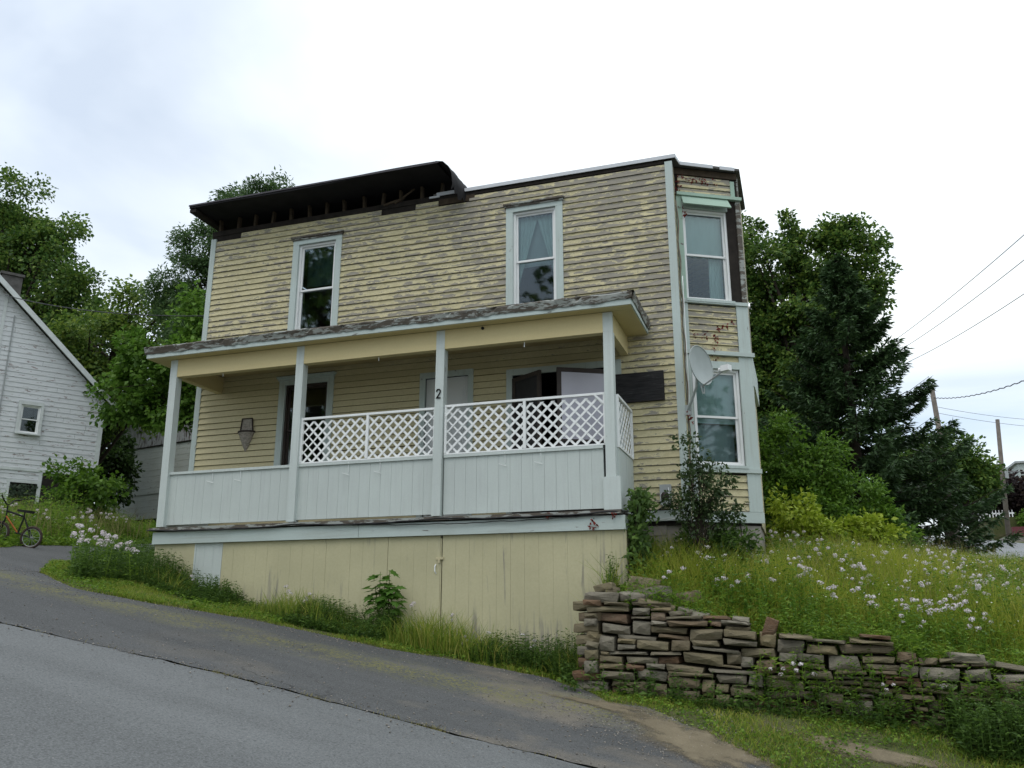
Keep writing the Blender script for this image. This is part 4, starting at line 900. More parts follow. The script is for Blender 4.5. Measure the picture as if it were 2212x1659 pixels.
def wp(name, b, m=M_wtrim, parent=wh, fr=FWH): mb = MB(); fr.box(mb, *b); return mb.build(name, m, parent)
wp('corner_board', (-.12, .02, -.02, .035, 6.2, 8.85)); wp('belt_board', (-7.6, .02, -.02, .04, 6.205, 6.30)); wp('vertical_board', (-3.46, -3.36, 0, .045, 4.5, 12.0)); 
mb = MB(); mb.tube([FWH.p(-3.1,.05,z) for z in (6.3, 8, 10, 11.3)], .02, 6); mb.build('drain_pipe', M_galv, wh)
FWI = Frame(FWH.p(0, .085, 0), R(56)); ww = sash_window(FWI, (-2.58,-1.86,7.42,8.36), wh, .07, casing_mat=M_wtrim, header=False); ww['label'] = 'small sash window in the white gable'
wp('foundation_infill', (-1.66, -.02, -.3, -.1, 4.2, 6.2), M_darkwood); wp('corner_post', (-1.70, -1.60, -.1, .03, 4.3, 6.2))
mb = MB(); FWH.box(mb, -2.58, -2.49, -.02, .035, 4.5, 5.82); FWH.box(mb, -1.71, -1.62, -.02, .035, 4.5, 5.82); FWH.box(mb, -2.58, -1.62, -.02, .037, 5.82, 5.92); lw = mb.build('window', M_wtrim, wh); lw['label'] = 'lower window filled with ivy'
n = 700; C = np.array([FWH.p(random.uniform(-2.48,-1.72), random.uniform(.005,.03), random.uniform(4.55,5.8)) for _ in range(n)]); nn = np.array([list(FWH.n)])+rng.normal(0,.5,(n,3)); dd = np.array([[0,0,-1.]])+rng.normal(0,.5,(n,3))
V, F = leaf_quads(C, dd, nn, .085, .075); link_mesh('ivy', np_mesh('ivy', V, F), leaf_mat('ivy_leaves', [(.03,.05,.03),(.08,.12,.07),(.16,.21,.14)]), lw)
# roof planes
rv = []
for sgn in (1, -1):
    mb = MB(); e0 = .32 if sgn > 0 else -7.92; pk = -3.8
    def rz_(u): return 8.92 + (-(u) if sgn > 0 else (u+7.6))*SL
    a, b = e0, pk
    mb.quadbox([FWH.p(a,.30,rz_(a)), FWH.p(b,.30,rz_(b)), FWH.p(b,-9,rz_(b)), FWH.p(a,-9,rz_(a)), FWH.p(a,.30,rz_(a)+.09), FWH.p(b,.30,rz_(b)+.09), FWH.p(b,-9,rz_(b)+.09), FWH.p(a,-9,rz_(a)+.09)])
    rf = mb.build('roof', M_roof, wh)
    mb = MB(); mb.quadbox([FWH.p(a,.325,rz_(a)-.12), FWH.p(b,.325,rz_(b)-.12), FWH.p(b,.302,rz_(b)-.12), FWH.p(a,.302,rz_(a)-.12), FWH.p(a,.325,rz_(a)+.10), FWH.p(b,.325,rz_(b)+.10), FWH.p(b,.302,rz_(b)+.10), FWH.p(a,.302,rz_(a)+.10)]); mb.build('rake_board', M_wtrim, rf)
    mb = MB(); mb.quadbox([FWH.p(a,.30,rz_(a)-.03), FWH.p(b,.30,rz_(b)-.03), FWH.p(b,.0,rz_(b)-.03), FWH.p(a,.0,rz_(a)-.03), FWH.p(a,.30,rz_(a)-.004), FWH.p(b,.30,rz_(b)-.004), FWH.p(b,.0,rz_(b)-.004), FWH.p(a,.0,rz_(a)-.004)]); mb.build('soffit', plain('grey_soffit', (.24,.25,.25), .9), rf)
mb = MB(); FWH.box(mb, -3.62, -3.0, -.9, -.3, 10.6, 12.78); FWH.box(mb, -3.67, -2.95, -.95, -.25, 12.78, 12.87); ch = mb.build('chimney', plain('sooty_chimney', (.10,.095,.09), .95, .3, 6), wh)
mb = MB(); mb.v = [tuple(FWH.p(u,n,z)) for (u,n) in ((-.02,-.16),(-.02,-9),(-7.58,-9),(-7.58,-.16)) for z in (4.2, 8.9)]; mb.f = [(0,1,3,2),(2,3,5,4),(4,5,7,6),(6,7,1,0)]; mb.build('shell_wall', M_wside, wh)

# ---------------- shed behind
FS = Frame((-25.65, 16.7, 0), R(-13.5)); shed = thing('shed', 'pale old shed behind the driveway with grey boards above', 'shed', (-25.6, 16.7, 6))
M_shed = painted('pale_green_shed_paint', (.50, .55, .52), (.22,.2,.18), .36, (3,3,5), .4); M_shed2 = painted('grey_bare_boards', (.38,.40,.41), (.13,.11,.1), .46, (7,7,1.2), .5)
sb = wp('wall', (-3.6, 4.5, -.2, -.01, 5.2, 10.6), M_darkwood, shed, FS)
for i in range(12): wp('clapboard', (-3.6, 4.5, -.009, .02, 5.7+i*.26, 5.7+i*.26+.252), M_shed, sb, FS)
for i in range(18): wp('board', (-3.6+i*.45, -3.6+i*.45+.44, -.009, .012+random.uniform(0,.008), 8.86, 10.55), M_shed2, sb, FS)
wp('shadow_line_strip', (-3.65, 4.55, -.01, .07, 8.825, 8.858), M_darkwood, shed, FS); wp('ledger', (-3.62, 4.5, .021, .05, 6.75, 6.92), M_shed, shed, FS); wp('corner_board', (-3.72, -3.55, -.2, .04, 5.3, 10.6), M_wtrim, shed, FS)  # dark strip paints in the shadow line where the two board fields meet
wp('side_wall', (-3.7, -3.601, -6, -.21, 5.2, 10.6), M_darkwood, shed, FS); wp('back_wall', (-3.7, 4.5, -6.1, -6.0, 5.2, 10.6), M_darkwood, shed, FS); wp('side_wall', (4.4, 4.5, -6, -.21, 5.2, 10.6), M_darkwood, shed, FS)
mb = MB(); mb.quadbox([FS.p(-4.0,.4,10.5), FS.p(4.9,.4,10.5), FS.p(4.9,-3.2,12), FS.p(-4,-3.2,12), FS.p(-4.0,.4,10.6), FS.p(4.9,.4,10.6), FS.p(4.9,-3.2,12.1), FS.p(-4,-3.2,12.1)]); mb.quadbox([FS.p(-4.0,-3.2,12), FS.p(4.9,-3.2,12), FS.p(4.9,-6.6,10.5), FS.p(-4,-6.6,10.5), FS.p(-4.0,-3.2,12.1), FS.p(4.9,-3.2,12.1), FS.p(4.9,-6.6,10.6), FS.p(-4,-6.6,10.6)]); mb.build('roof', M_roof, shed)

# ---------------- bicycle and tub by the driveway
t = thing('bicycle', 'small dark bicycle with orange frame leaning in the weeds', 'bicycle', (-13.9, -.45, 2.95))
def ring(c, r, ax, rr, n=28):
    c = Vector(c); ax = Vector(ax).normalized(); a = ax.cross(Vector((0,0,1))).normalized(); b = ax.cross(a)
    return [c + (a*math.cos(2*math.pi*k/n) + b*math.sin(2*math.pi*k/n))*r for k in range(n+1)]
M_tyre = plain('brown_rubber', (.05,.035,.028), .85, .3, 12); M_orange = plain('orange_frame_paint', (.34,.10,.02), .6, .2, 8)
wr = Vector((-13.72,-.42, H(-13.72,-.42)+.19)); wf = Vector((-14.32,-.62, H(-14.32,-.62)+.19)); dr = (wr-wf).normalized(); sidev = dr.cross(Vector((0,0,1))).normalized()
for c in (wr, wf):
    mb = MB(); mb.tube(ring(c, .19, sidev, 0), .024, 8, False); w_ = mb.build('wheel', M_tyre, t, True)
    mb = MB(); mb.tube(ring(c, .165, sidev, 0), .008, 6, False); mb.build('rim', M_galv, w_, True)
    mb = MB()
    for k in range(14):
        p = ring(c, .165, sidev, 0, 14)[k]; mb.tube([c + sidev*.015*(1 if k % 2 else -1), p], .0025, 3, False)
    mb.tube([c - sidev*.04, c + sidev*.04], .018, 8); mb.build('spoke', M_galv, w_)
bb = wr.lerp(wf, .42) + Vector((0,0,.04)); st = wr.lerp(wf, .30) + Vector((0,0,.36)); hd = wf.lerp(wr, .16) + Vector((0,0,.42))
mb = MB(); mb.tube([bb, hd - Vector((0,0,.10))], .015, 8); mb.build('down_tube', M_orange, t); mb = MB(); mb.tube([st, hd], .018, 8); mb.tube([st, bb], .016, 8); mb.tube([bb, wr + sidev*.04], .01, 6); mb.tube([st, wr + sidev*.04], .01, 6); mb.tube([bb, wr - sidev*.04], .01, 6); mb.tube([st, wr - sidev*.04], .01, 6); mb.build('frame', M_black, t)
mb = MB(); mb.tube([hd + Vector((0,0,.10)), hd - Vector((0,0,.12)), wf + sidev*.05], .014, 6); mb.tube([hd - Vector((0,0,.12)), wf - sidev*.05], .012, 6); mb.build('fork', M_black, t)
hb = hd + Vector((0,0,.12)); mb = MB(); mb.tube([hb - sidev*.34 + Vector((0,0,.14)) + dr*.06, hb - sidev*.20 + Vector((0,0,.10)), hb - sidev*.05, hb + sidev*.05, hb + sidev*.20 + Vector((0,0,.10)), hb + sidev*.34 + Vector((0,0,.14)) + dr*.06], .013, 7); mb.build('handlebar', M_black, t)
mb = MB(); sv = st + Vector((0,0,.08)); mb.quadbox([sv + dr*.14 - sidev*.07, sv + dr*.14 + sidev*.07, sv - dr*.14 + sidev*.02, sv - dr*.14 - sidev*.02, sv + dr*.15 - sidev*.08 + Vector((0,0,.05)), sv + dr*.15 + sidev*.08 + Vector((0,0,.05)), sv - dr*.14 + sidev*.02 + Vector((0,0,.04)), sv - dr*.14 - sidev*.02 + Vector((0,0,.04))]); mb.tube([st, sv], .012, 6); mb.build('saddle', M_black, t)
mb = MB(); mb.tube([bb - sidev*.10, bb + sidev*.10], .012, 6); mb.tube([bb - sidev*.10, bb - sidev*.10 - dr*.10], .01, 6); mb.tube([bb + sidev*.10, bb + sidev*.10 + dr*.10], .01, 6); mb.build('crank', M_black, t)
t = thing('plastic_tub', 'grey plastic tub holding a white bag beside the bicycle', 'tub', (-14.35, -.95, 2.9)); zb0 = H(-14.35,-.95)
mb = MB(); nseg = 20; cx, cy = -14.35, -.95
for r_, z_ in ((.0,.0),(.20,.0),(.25,.24),(.275,.245),(.275,.265),(.245,.265),(.20,.05),(0,.05)):
    for k in range(nseg): mb.v.append((cx+r_*math.cos(2*math.pi*k/nseg)*1.15, cy+r_*math.sin(2*math.pi*k/nseg), zb0+z_))
for j in range(7):
    for k in range(nseg): mb.f.append((j*nseg+k, j*nseg+(k+1)%nseg, (j+1)*nseg+(k+1)%nseg, (j+1)*nseg+k))
mb.build('tub', plain('grey_plastic', (.10,.105,.11), .5), t, True)
mb = MB(); mb.v = []; 
for j in range(6):
    for k in range(12): a = 2*math.pi*k/12; rr = .2*math.cos(j/5*1.5)*random.uniform(.85,1.1); mb.v.append((cx+rr*math.cos(a), cy+rr*math.sin(a), zb0+.2+.16*math.sin(j/5*1.57)))
for j in range(5):
    for k in range(12): mb.f.append((j*12+k, j*12+(k+1)%12, (j+1)*12+(k+1)%12, (j+1)*12+k))
mb.build('bag', plain('white_bag_film', (.7,.71,.72), .4, .06), t, True)

# ================================================================== FAR RIGHT: poles, wires, fence
M_pole = plain('weathered_pole_wood', (.15,.13,.11), .9, .3, 4)
def pole(x, y, z0, xt, zt, r, label, group='utility poles on the side street'):
    t = thing('utility_pole', label, 'utility pole', (x, y, z0), group); mb = MB(); mb.tube([(x,y,z0-.5),((x+xt)/2,y,(z0+zt)/2),(xt,y,zt)], [r, r*.9, r*.8], 12); mb.build('shaft', M_pole, t, True); return t
p1 = pole(6.6, 30, H(6.6,30), 6.32, 12.16, .135, 'dark pole stub rising behind the spruce tip')
p2 = pole(9.95, 37, H(9.95,37), 10.28, 11.75, .125, 'tall bare wooden pole standing by the picket fence')
mb = MB(); mb.box(10.20,10.36,36.78,36.86,8.6,9.15); mb.build('junction_box', M_galv, p2)
M_wire = plain('grey_wire', (.17,.17,.175), .6, .1, 5, .4, 0)
def wire(p0, p1, d, r, label, n=26, twist=False, m=None):
    pts = sag(p0, p1, d, n)
    if twist: pts = [p + Vector((0,0,.018*math.sin(i*1.9))) for i, p in enumerate(pts)]
    mb = MB(); mb.tube(pts, r, 5); o = mb.build('overhead_wire', m or M_wire, None, True); tag(o, label, 'wire', 'overhead wires'); return o
def ext(a, b, k): a = Vector(a); b = Vector(b); return tuple(a + (b-a)*k)
wire((4.68,30,14.31), ext((4.68,30,14.31),(7.03,14,12.85),1.5), .25, .013, 'topmost of the three grey wires rising right of the spruce')
wire((4.98,30,13.89), ext((4.98,30,13.89),(6.91,14,12.05),1.5), .25, .013, 'middle of the three grey wires rising right of the spruce')
wire((5.32,30,13.32), ext((5.32,30,13.32),(6.77,14,11.0),1.5), .25, .013, 'lowest of the three grey wires rising right of the spruce')
wire((6.36,30,11.55), ext((6.36,30,11.55),(6.5,14,8.6),1.5), .45, .017, 'thick twisted cable running from the dark pole stub', 90, True, M_cable)
wire((6.4,30.3,11.2), (22,44,13.2), .8, .010, 'faint wire high behind the two poles'); wire((6.42,30.3,10.9), (20,40,11.6), .6, .010, 'faint lower wire behind the two poles')
wire((10.1,36.8,9.6), (3.5,24,8.6), .35, .016, 'pale wire from the tall pole toward the spruce'); wire((10.12,36.8,8.9), (3.8,26,7.9), .35, .022, 'lower double wire from the tall pole toward the spruce'); wire((10.12,37.1,9.0), (20,46,11), .3, .022, 'wire leaving the tall pole to the right')
wire((-10.63,.7,7.52), (-20.5,3.75,10.3), .2, .012, 'black service wire from the white house to the yellow house', 26, False, M_cable)
t = thing('picket_fence', 'short white picket fence beyond the side street', 'fence', (10.6, 44, 7.0)); M_pick = plain('white_picket_paint', (.75,.76,.76), .6, .05)
zf = 7.08
for i in range(11):
    x = 10.0+i*.17; mb = MB(); mb.quadbox([(x,43.98,zf),(x+.09,43.98,zf),(x+.09,44,zf),(x,44,zf),(x,43.98,zf+.62),(x+.09,43.98,zf+.62),(x+.09,44,zf+.62),(x,44,zf+.62)]); mb.v[4] = (x+.03,43.98,zf+.68); mb.v[5] = (x+.06,43.98,zf+.68); mb.v[6] = (x+.06,44,zf+.68); mb.v[7] = (x+.03,44,zf+.68); mb.build('picket', M_pick, t)
mb = MB(); mb.box(9.95,11.85,44.002,44.04,zf+.12,zf+.2); mb.box(9.95,11.85,44.002,44.04,zf+.45,zf+.53); mb.build('rail', M_pick, t)
t = MB().box(10.45,16,38.2,38.5,5.0,6.25).build('low_wall', plain('maroon_painted_wall', (.13,.04,.045), .8, .15, 3)); tag(t, 'low maroon wall beside the tall bare pole', 'wall')
t = MB().box(9.75,16,36.4,38.19,4.9,5.62).build('pavement', M_concrete); structure(t, 'pale pavement below the maroon wall')
t = thing('far_building', 'pale flat building far behind the tall pole', 'building', (19, 60, 8)); MB().box(15.9,26,60,70,7,12.95).build('wall', plain('pale_green_stucco', (.42,.47,.45), .8, .06, 1), t); MB().box(15.7,26.2,59.8,70.2,12.951,13.1).build('roof', M_galv, t); MB().box(17.2,18.4,59.97,59.999,10,11.4).build('window', M_screen, t)
t = MB().box(9.9,12.2,40,48,5.4,6.95).build('fence_bank', M_ground); structure(t, 'grassy bank carrying the picket fence')

# ================================================================== TREES
def crown_points(lobes, n):
    vol = np.array([l[1][0]*l[1][1]*l[1][2] for l in lobes])**.8; cnts = np.maximum(3, (n*vol/vol.sum()).astype(int)); P = []; O = []
    for (c, r), k in zip(lobes, cnts):
        d = unit(rng.normal(size=(k, 3))); rr = rng.uniform(0.25, 1, (k, 1))**.45; P.append(np.array(c) + d*rr*np.array(r)); O.append(d)
    return np.concatenate(P), np.concatenate(O)
def tree(name, label, base, lobes, nclump, per, leafL, leafW, mat, cr=.55, trunk_r=.2, group=None, droop=.25, limbs=40, cat='tree', flat=.7, bark=None):
    bx, by = base; bz = H(bx, by); t = thing(name, label, cat, (bx, by, bz), group)
    P, O = crown_points(lobes, nclump)
    rad = rng.uniform(.6, 1.35, (len(P), 1))*cr
    c = np.repeat(P, per, 0); o = np.repeat(O, per, 0); r = np.repeat(rad, per, 0)
    off = rng.normal(size=c.shape)*np.array([[1, 1, flat]]); off = off/np.maximum(np.linalg.norm(off, axis=1, keepdims=True), .3)*rng.uniform(.1, 1, (len(c), 1))**.6
    C = c + off*r; C[:, 2] -= .12*np.linalg.norm((off*r)[:, :2], axis=1)
    D = unit(o*.5 + off*.8 + rng.normal(size=c.shape)*.6 + np.array([[0, 0, -droop]])); N = unit(np.array([[0, 0, 1.]]) + o*.4 + rng.normal(size=c.shape)*.55)
    s = rng.uniform(.65, 1.3, len(C)); V, F = leaf_quads(C, D, N, leafL*s, leafW*s)
    me = np_mesh('crown', V, F); link_mesh('crown', me, mat, t)
    mb = MB(); top = np.array([l[0] for l in lobes]).mean(0); zt = max(l[0][2] for l in lobes)
    tp = [Vector((bx, by, bz-.3)), Vector((bx+.1, by, bz+(top[2]-bz)*.35)), Vector((top[0]*.6+bx*.4, top[1]*.6+by*.4, bz+(top[2]-bz)*.75)), Vector((top[0], top[1], top[2]+.45*(zt-top[2])))]
    mb.tube(tp, [trunk_r*1.2, trunk_r, trunk_r*.7, trunk_r*.25], 9)
    for i in rng.choice(len(P), min(limbs, len(P)), replace=False):
        q = Vector(P[i]); k = random.uniform(.2, .9); f = k*2.999; a = tp[int(f)].lerp(tp[int(f)+1], f-int(f)) if q.z > bz+1 else tp[1]
        if a.z > q.z - .1: a = tp[0].lerp(tp[1], .9) if q.z > tp[1].z else tp[0].lerp(tp[1], max(.05, (q.z-bz)/(tp[1].z-bz)*.6))
        m_ = a.lerp(q, .5) + Vector((0, 0, .12*(q-a).length)); mb.tube([a, m_, q], [trunk_r*.38, trunk_r*.22, trunk_r*.06], 5, False)
    mb.build('trunk', bark or M_bark, t, True)
    return t
def lobes_of(*a): return [((x, y, z), (rx, ry, rz)) for x, y, z, rx, ry, rz in a]
LB = 'trees behind the white house'
tree('maple_tree', 'large dark maple behind the white house chimney', (-33, 14), lobes_of((-33.6,14,18.2,2.2,2,2.2),(-31,14,16.6,1.7,1.7,1.8),(-36.2,14,17,2.4,2.4,3),(-28.9,14,15.0,1.7,1.7,1.4),(-32.6,14,14.6,2.2,2,1.6),(-35.8,14,12.6,2.6,2,2.2),(-28.3,14,12.4,2.0,1.8,1.3),(-31.4,14,12.2,2.0,2,1.3),(-33.3,14,20.6,1.1,1.1,1.3),(-30.4,14,18.9,.8,.8,1.0),(-27.2,14,13.9,.9,.9,.7),(-34.6,14,19.6,1.0,1,1.2),(-30.5,14,10.4,2.2,2,1.2),(-34,14,10.6,2.2,2,1.5),(-31.8,14,17.6,1.4,1.4,1.4),(-29.8,14,13.6,1.5,1.4,1.2)), 380, 200, .17, .13, L_maple, .66, .4, LB, limbs=110)
tree('maple_tree', 'rounder olive maple between the white house and the yellow house', (-26.5, 13), lobes_of((-23.8,11,11.4,1.7,1.6,1.5),(-21.6,11,11.9,1.3,1.3,1.4),(-25.6,11,10.6,1.5,1.5,1.6),(-19.9,11,10.4,1.4,1.4,1.3),(-22,11,9.4,1.7,1.6,1.1),(-24.4,11,9.0,1.6,1.5,1.1),(-22.4,11,13.2,.8,.8,.8)), 150, 170, .15, .115, L_maple2, .55, .25, LB, limbs=80)
tree('locust_tree', 'feathery locust tree showing beside the torn eave', (-16.2, 8.6), lobes_of((-16.0,8.6,14.5,1.4,1.2,.9),(-17.8,8.6,13.3,1.0,1.1,.9),(-14.9,8.6,14.7,.8,.8,.7),(-18.8,8.6,11.9,.9,.9,.6),(-17.3,8.6,11.7,1.1,1.1,.9),(-17.6,8.6,9.9,1.2,1.2,1.0),(-15.7,8.6,12.4,1.4,1.3,1.1),(-17.0,8.6,12.7,.9,.9,.8),(-19.2,8.6,12.2,.8,.8,.6),(-18.4,8.6,10.8,.9,.9,.8),(-16.9,8.6,14.0,.9,.9,.8)), 250, 210, .13, .05, L_locust, .42, .16, None, .5, 90, flat=.55)
tree('young_maple', 'bright green young maple leaning over the driveway beside the porch', (-13.4, 7.2), lobes_of((-15.6,6.2,9.7,.9,.9,.9),(-17.0,5.8,8.5,1.1,1.1,.9),(-15.4,6,8.1,1.2,1.2,1.0),(-17.7,5.6,7.5,.8,.8,.5),(-14.4,6.4,7.3,.9,.9,1.0),(-16.4,5.8,7.2,1.0,.9,.5),(-13.9,6.6,6.0,.5,.5,.8)), 130, 130, .14, .12, L_light, .42, .09, limbs=60)
tree('dark_shrub', 'dark leafy shrub growing at the white house corner', (-19.4, 6.0), lobes_of((-19.4,6.1,5.5,.7,.6,.45),(-18.5,6,5.25,.6,.5,.3),(-20.1,6.2,4.9,.5,.5,.6),(-19.1,6.0,4.75,.9,.7,.35)), 48, 60, .14, .09, L_bush, .28, .05, cat='shrub', limbs=40)
tree('dark_shrub', 'added dark thicket filling the gap between the white house and the shed', (-26.4, 14.6), lobes_of((-26.3,14.6,7.2,.7,.7,1.3),(-26.8,14.8,8.4,.7,.7,1.2)), 50, 80, .2, .13, L_dark, .42, .05, cat='shrub', limbs=20)  # added foliage closes the sky gap, in place of a dark building side
tree('maple_tree', 'broad leafy tree standing behind the bay window', (.4, 16.5), lobes_of((-.3,16.5,13.7,1.3,1.3,1.1),(1.6,16.5,13.6,1.2,1.2,1.1),(-1.5,16.5,12.2,1.2,1.2,1.2),(.6,16.5,11.9,1.5,1.4,1.2),(-1.3,16.5,9.8,1.4,1.3,1.2),(.8,16.3,9.4,1.6,1.3,1.3),(-.9,16.5,7.4,1.5,1.3,1.2),(.9,16.5,7.2,1.4,1.2,1.1),(.5,16.5,14.9,.5,.5,.6),(2.1,16.5,14.6,.5,.5,.6),(-1,16.5,14.9,.5,.5,.6),(2.4,16.5,12.2,.8,.8,.8),(2.5,16.5,13.9,.9,.8,.8),(2.9,16.3,12.6,.7,.7,.7),(1.9,16.3,10.6,1.2,1,1.0),(-.2,16.2,8.3,1.3,1.1,1.2),(-1.6,16.2,6.4,1.2,1,1.2),(.6,16.2,5.8,1.5,1.1,1.1),(-.4,16.4,11,1.2,1.2,1.2)), 430, 190, .14, .115, L_maple, .46, .28, limbs=110)
tree('leafy_bush', 'big rounded green bush between the bay and the spruce', (.4, 5.8), lobes_of((-.35,5.6,4.8,.5,.5,.6),(.3,5.8,4.5,.55,.6,.6),(1.05,5.8,4.0,.5,.6,.5),(-.6,5.5,3.9,.6,.6,.6),(1.5,5.8,3.4,.45,.5,.4),(.4,5.3,3.5,.8,.6,.6),(-.75,5.6,5.1,.28,.3,.4),(1.8,6,3.1,.35,.4,.3),(-.15,5.6,5.5,.25,.3,.35),(.65,5.8,5.0,.3,.3,.35),(-.2,5.2,3.0,.8,.6,.45),(1.0,5.5,3.0,.7,.5,.4),(.05,5.4,4.1,.6,.5,.5)), 260, 125, .10, .048, L_bush, .25, .06, cat='bush', limbs=60)
tree('distant_tree', 'round dark tree beyond the spruce near the poles', (6.4, 31), lobes_of((6.5,31,8.5,1.9,1.7,1.5),(4.8,31,8.0,1.7,1.5,1.6),(7.7,31,7.8,1.0,1.1,1.0)), 150, 140, .18, .14, L_maple, .5, .25)
tree('purple_tree', 'dark purple-leaved tree behind the tall bare pole', (13, 50), lobes_of((12.0,50,9.6,2.4,2,1.9),(14.6,50,8.8,2,2,1.6),(10.2,50,9.2,1.6,1.6,1.6)), 110, 100, .28, .2, L_purple, .7, .25)
tree('hedge_bush', 'low rounded hedge above the maroon wall', (12.6, 39.6), lobes_of((12.2,39.6,6.9,1.1,.8,.6),(14,39.6,6.9,1.2,.8,.6)), 60, 90, .14, .1, L_bush, .4, .05, cat='hedge', limbs=10)
tree('distant_tree', 'leafy tree at the far right edge above the hedge', (19, 52), lobes_of((18.5,52,9.3,2,2,1.6),(21,52,10,2.5,2,2)), 80, 100, .3, .24, L_maple2, .75, .25)
# tall trees across the road, seen in the window panes
for i, (tx_, ty_, th) in enumerate(((-23, -24, 24), (-17, -25, 17), (-11.5, -25, 17.5), (20, -17, 17))):
    tree('street_tree', ('tall tree across the road mirrored in the left upper pane', 'tall tree across the road mirrored in the porch glass', 'tall tree across the road mirrored in the right upper pane', 'tree across the road mirrored in the bay panes')[i], (tx_, ty_), lobes_of((tx_,ty_,th-3,2.6,2.4,3),(tx_-2.6,ty_,th-7,3,2.6,3),(tx_+2.6,ty_,th-6.5,3,2.6,3),(tx_,ty_,th-11,4,3,3)), 75, 46, .6, .45, L_maple, 1.1, .35, 'trees across the road', limbs=20)

# spruce
def spruce(base, top, R0, label):
    bx, by = base; bz = H(bx, by); t = thing('spruce_tree', label, 'tree', (bx, by, bz)); parts = []; mb = MB()
    mb.tube([(bx,by,bz-.3),(bx,by,(bz+top)/2),(bx+.05,by,top)], [.20,.12,.02], 9)
    z = bz+.35
    while z < top-.1:
        f = (z-bz)/(top-bz); L0 = R0*(1-f)**.85*(1.0 if f > .3 else 1.14)
        nb = int(6 + 5*(1-f))
        for k in range(nb):
            az_ = rng.uniform(0, 2*np.pi); Lb = max(.2, L0*rng.uniform(.6, 1.12)); dirh = np.array([math.cos(az_), math.sin(az_), 0]); rise = .35*f - .12 + rng.uniform(-.08,.08); up = rng.uniform(.10,.28)
            s = np.linspace(0, 1, 9); pts = np.array([[bx,by,z]]) + s[:,None]*Lb*dirh + np.array([[0,0,1.]])*((s*rise - .35*s*(1-s) + up*s**3)*Lb*.8)[:,None]
            mb.tube([tuple(p) for p in pts[::2]], [.028*(1-f)+.008, .02*(1-f)+.006, .012, .009, .004], 4, False)
            n = int(110 + 330*Lb/3.); u = rng.uniform(.12, 1, n)**.8; i = np.clip((u*8).astype(int), 0, 7); p = pts[i] + (pts[i+1]-pts[i])*((u*8-i)[:,None])
            side = np.cross(dirh, [0,0,1.]); sg = rng.choice([-1,1], n); tl = (.16 + .34*(1-u))*Lb**.5*.55
            w = rng.uniform(0, 1, n); C = p + (side*sg[:,None]*.8 + dirh*.55)*(w*tl)[:,None] + np.array([[0,0,-1.]])*(w*tl*.35 + rng.uniform(0,.07,n))[:,None]
            D = unit(side*sg[:,None]*.6 + dirh*.7 + rng.normal(size=(n,3))*.35 + np.array([[0,0,-.12]])); N = unit(np.array([[0,0,1.]]) + rng.normal(size=(n,3))*.6)
            parts.append(leaf_quads(C, D, N, rng.uniform(.13,.26,n), rng.uniform(.04,.075,n), .05))
        z += .20 + .10*(1-f)
    V, F = cat_mesh(parts); link_mesh('crown', np_mesh('crown', V, F), L_spruce, t); mb.build('trunk', M_bark, t, True); return t
spruce((1.6, 12.2), 11.9, 3.4, 'tall dark blue-green spruce right of the bay window')

# ================================================================== GRASS, WEEDS, FLOWERS
def scatter(n, x0, x1, y0, y1, ok):
    x = rng.uniform(x0, x1, n); y = rng.uniform(y0, y1, n); m = ok(x, y); return x[m], y[m]
def P3(x, y, dz=-.02): return np.stack([x, y, height(x, y)+dz], 1)
def weed_parts(P, h, nl, ll, lw, lean=.25, stemw=.008, lupper=1.):
    n = len(P); la = rng.uniform(0, 2*np.pi, n); L = np.stack([np.cos(la), np.sin(la), np.zeros(n)], 1)*(lean*h*rng.uniform(.2, 1, n))[:,None]
    out_ = [blades(P, h*1.02, np.full(n, stemw), np.full(n, .02))] if stemw else []
    fr = np.tile(np.linspace(.12, 1, nl), n); pl = np.repeat(np.arange(n), nl); fr = np.clip(fr + rng.normal(0, .03, len(fr)), .05, 1)
    a = rng.uniform(0, 2*np.pi, n)[pl] + np.tile(np.arange(nl)*2.4, n) + rng.normal(0, .3, len(pl))
    base = P[pl] + np.stack([np.zeros(len(pl)), np.zeros(len(pl)), fr*h[pl]], 1) + L[pl]*(fr**2)[:,None]*.3
    D = np.stack([np.cos(a), np.sin(a), rng.uniform(-.1, .7, len(pl))], 1); N = unit(np.array([[0,0,1.]]) + rng.normal(size=D.shape)*.35)
    s = rng.uniform(.6, 1.25, len(pl))*(1.15 - .5*fr*lupper); out_.append(leaf_quads(base, D, N, ll*s, lw*s)); return out_
def stuff_obj(name, parts, mat, label, cat):
    V, F = cat_mesh(parts); o = link_mesh(name, np_mesh(name, V, F), mat); stuff(o, label, cat); return o
inlot = lambda x, y: ~on_asphalt(x, y)
# short turf on the verge and the peninsula
def verge_ok(x, y): return inlot(x, y) & (y < np.where(x < -10.3, 9, np.where(x < -2.3, -1.24, -2.45))) & (y > -6.5)
x, y = scatter(230000, -13.8, 2.9, -5.6, -1.2, verge_ok); k = np.array([height(a, b) for a, b in ((0,0),)])
pn = np.sin(x*2.3+y*1.1)*np.sin(y*2.9-x*.7) + .6*np.sin(x*5.3)*np.sin(y*6.1+1); bare = (x > -1.9) & (rng.uniform(-1.6, 1.2, len(x)) > pn + .85)
x, y = x[~bare], y[~bare]; dry = rng.uniform(size=len(x)) < .18
h = rng.uniform(.03, .085, len(x))*(1+.55*np.sin(x*3.1)*np.sin(y*2.3))
stuff_obj('verge_grass', [blades(P3(x, y), h, rng.uniform(.006,.013,len(x)), rng.uniform(.2,1.0,len(x)))], L_short, 'short trampled grass along the asphalt edge', 'grass')
x, y = scatter(42000, -12.8, 2.9, -5.4, -1.24, lambda a, b: verge_ok(a, b) & (np.sin(a*2.3+b*1.1)*np.sin(b*2.9-a*.7) > -.25)); n = len(x)
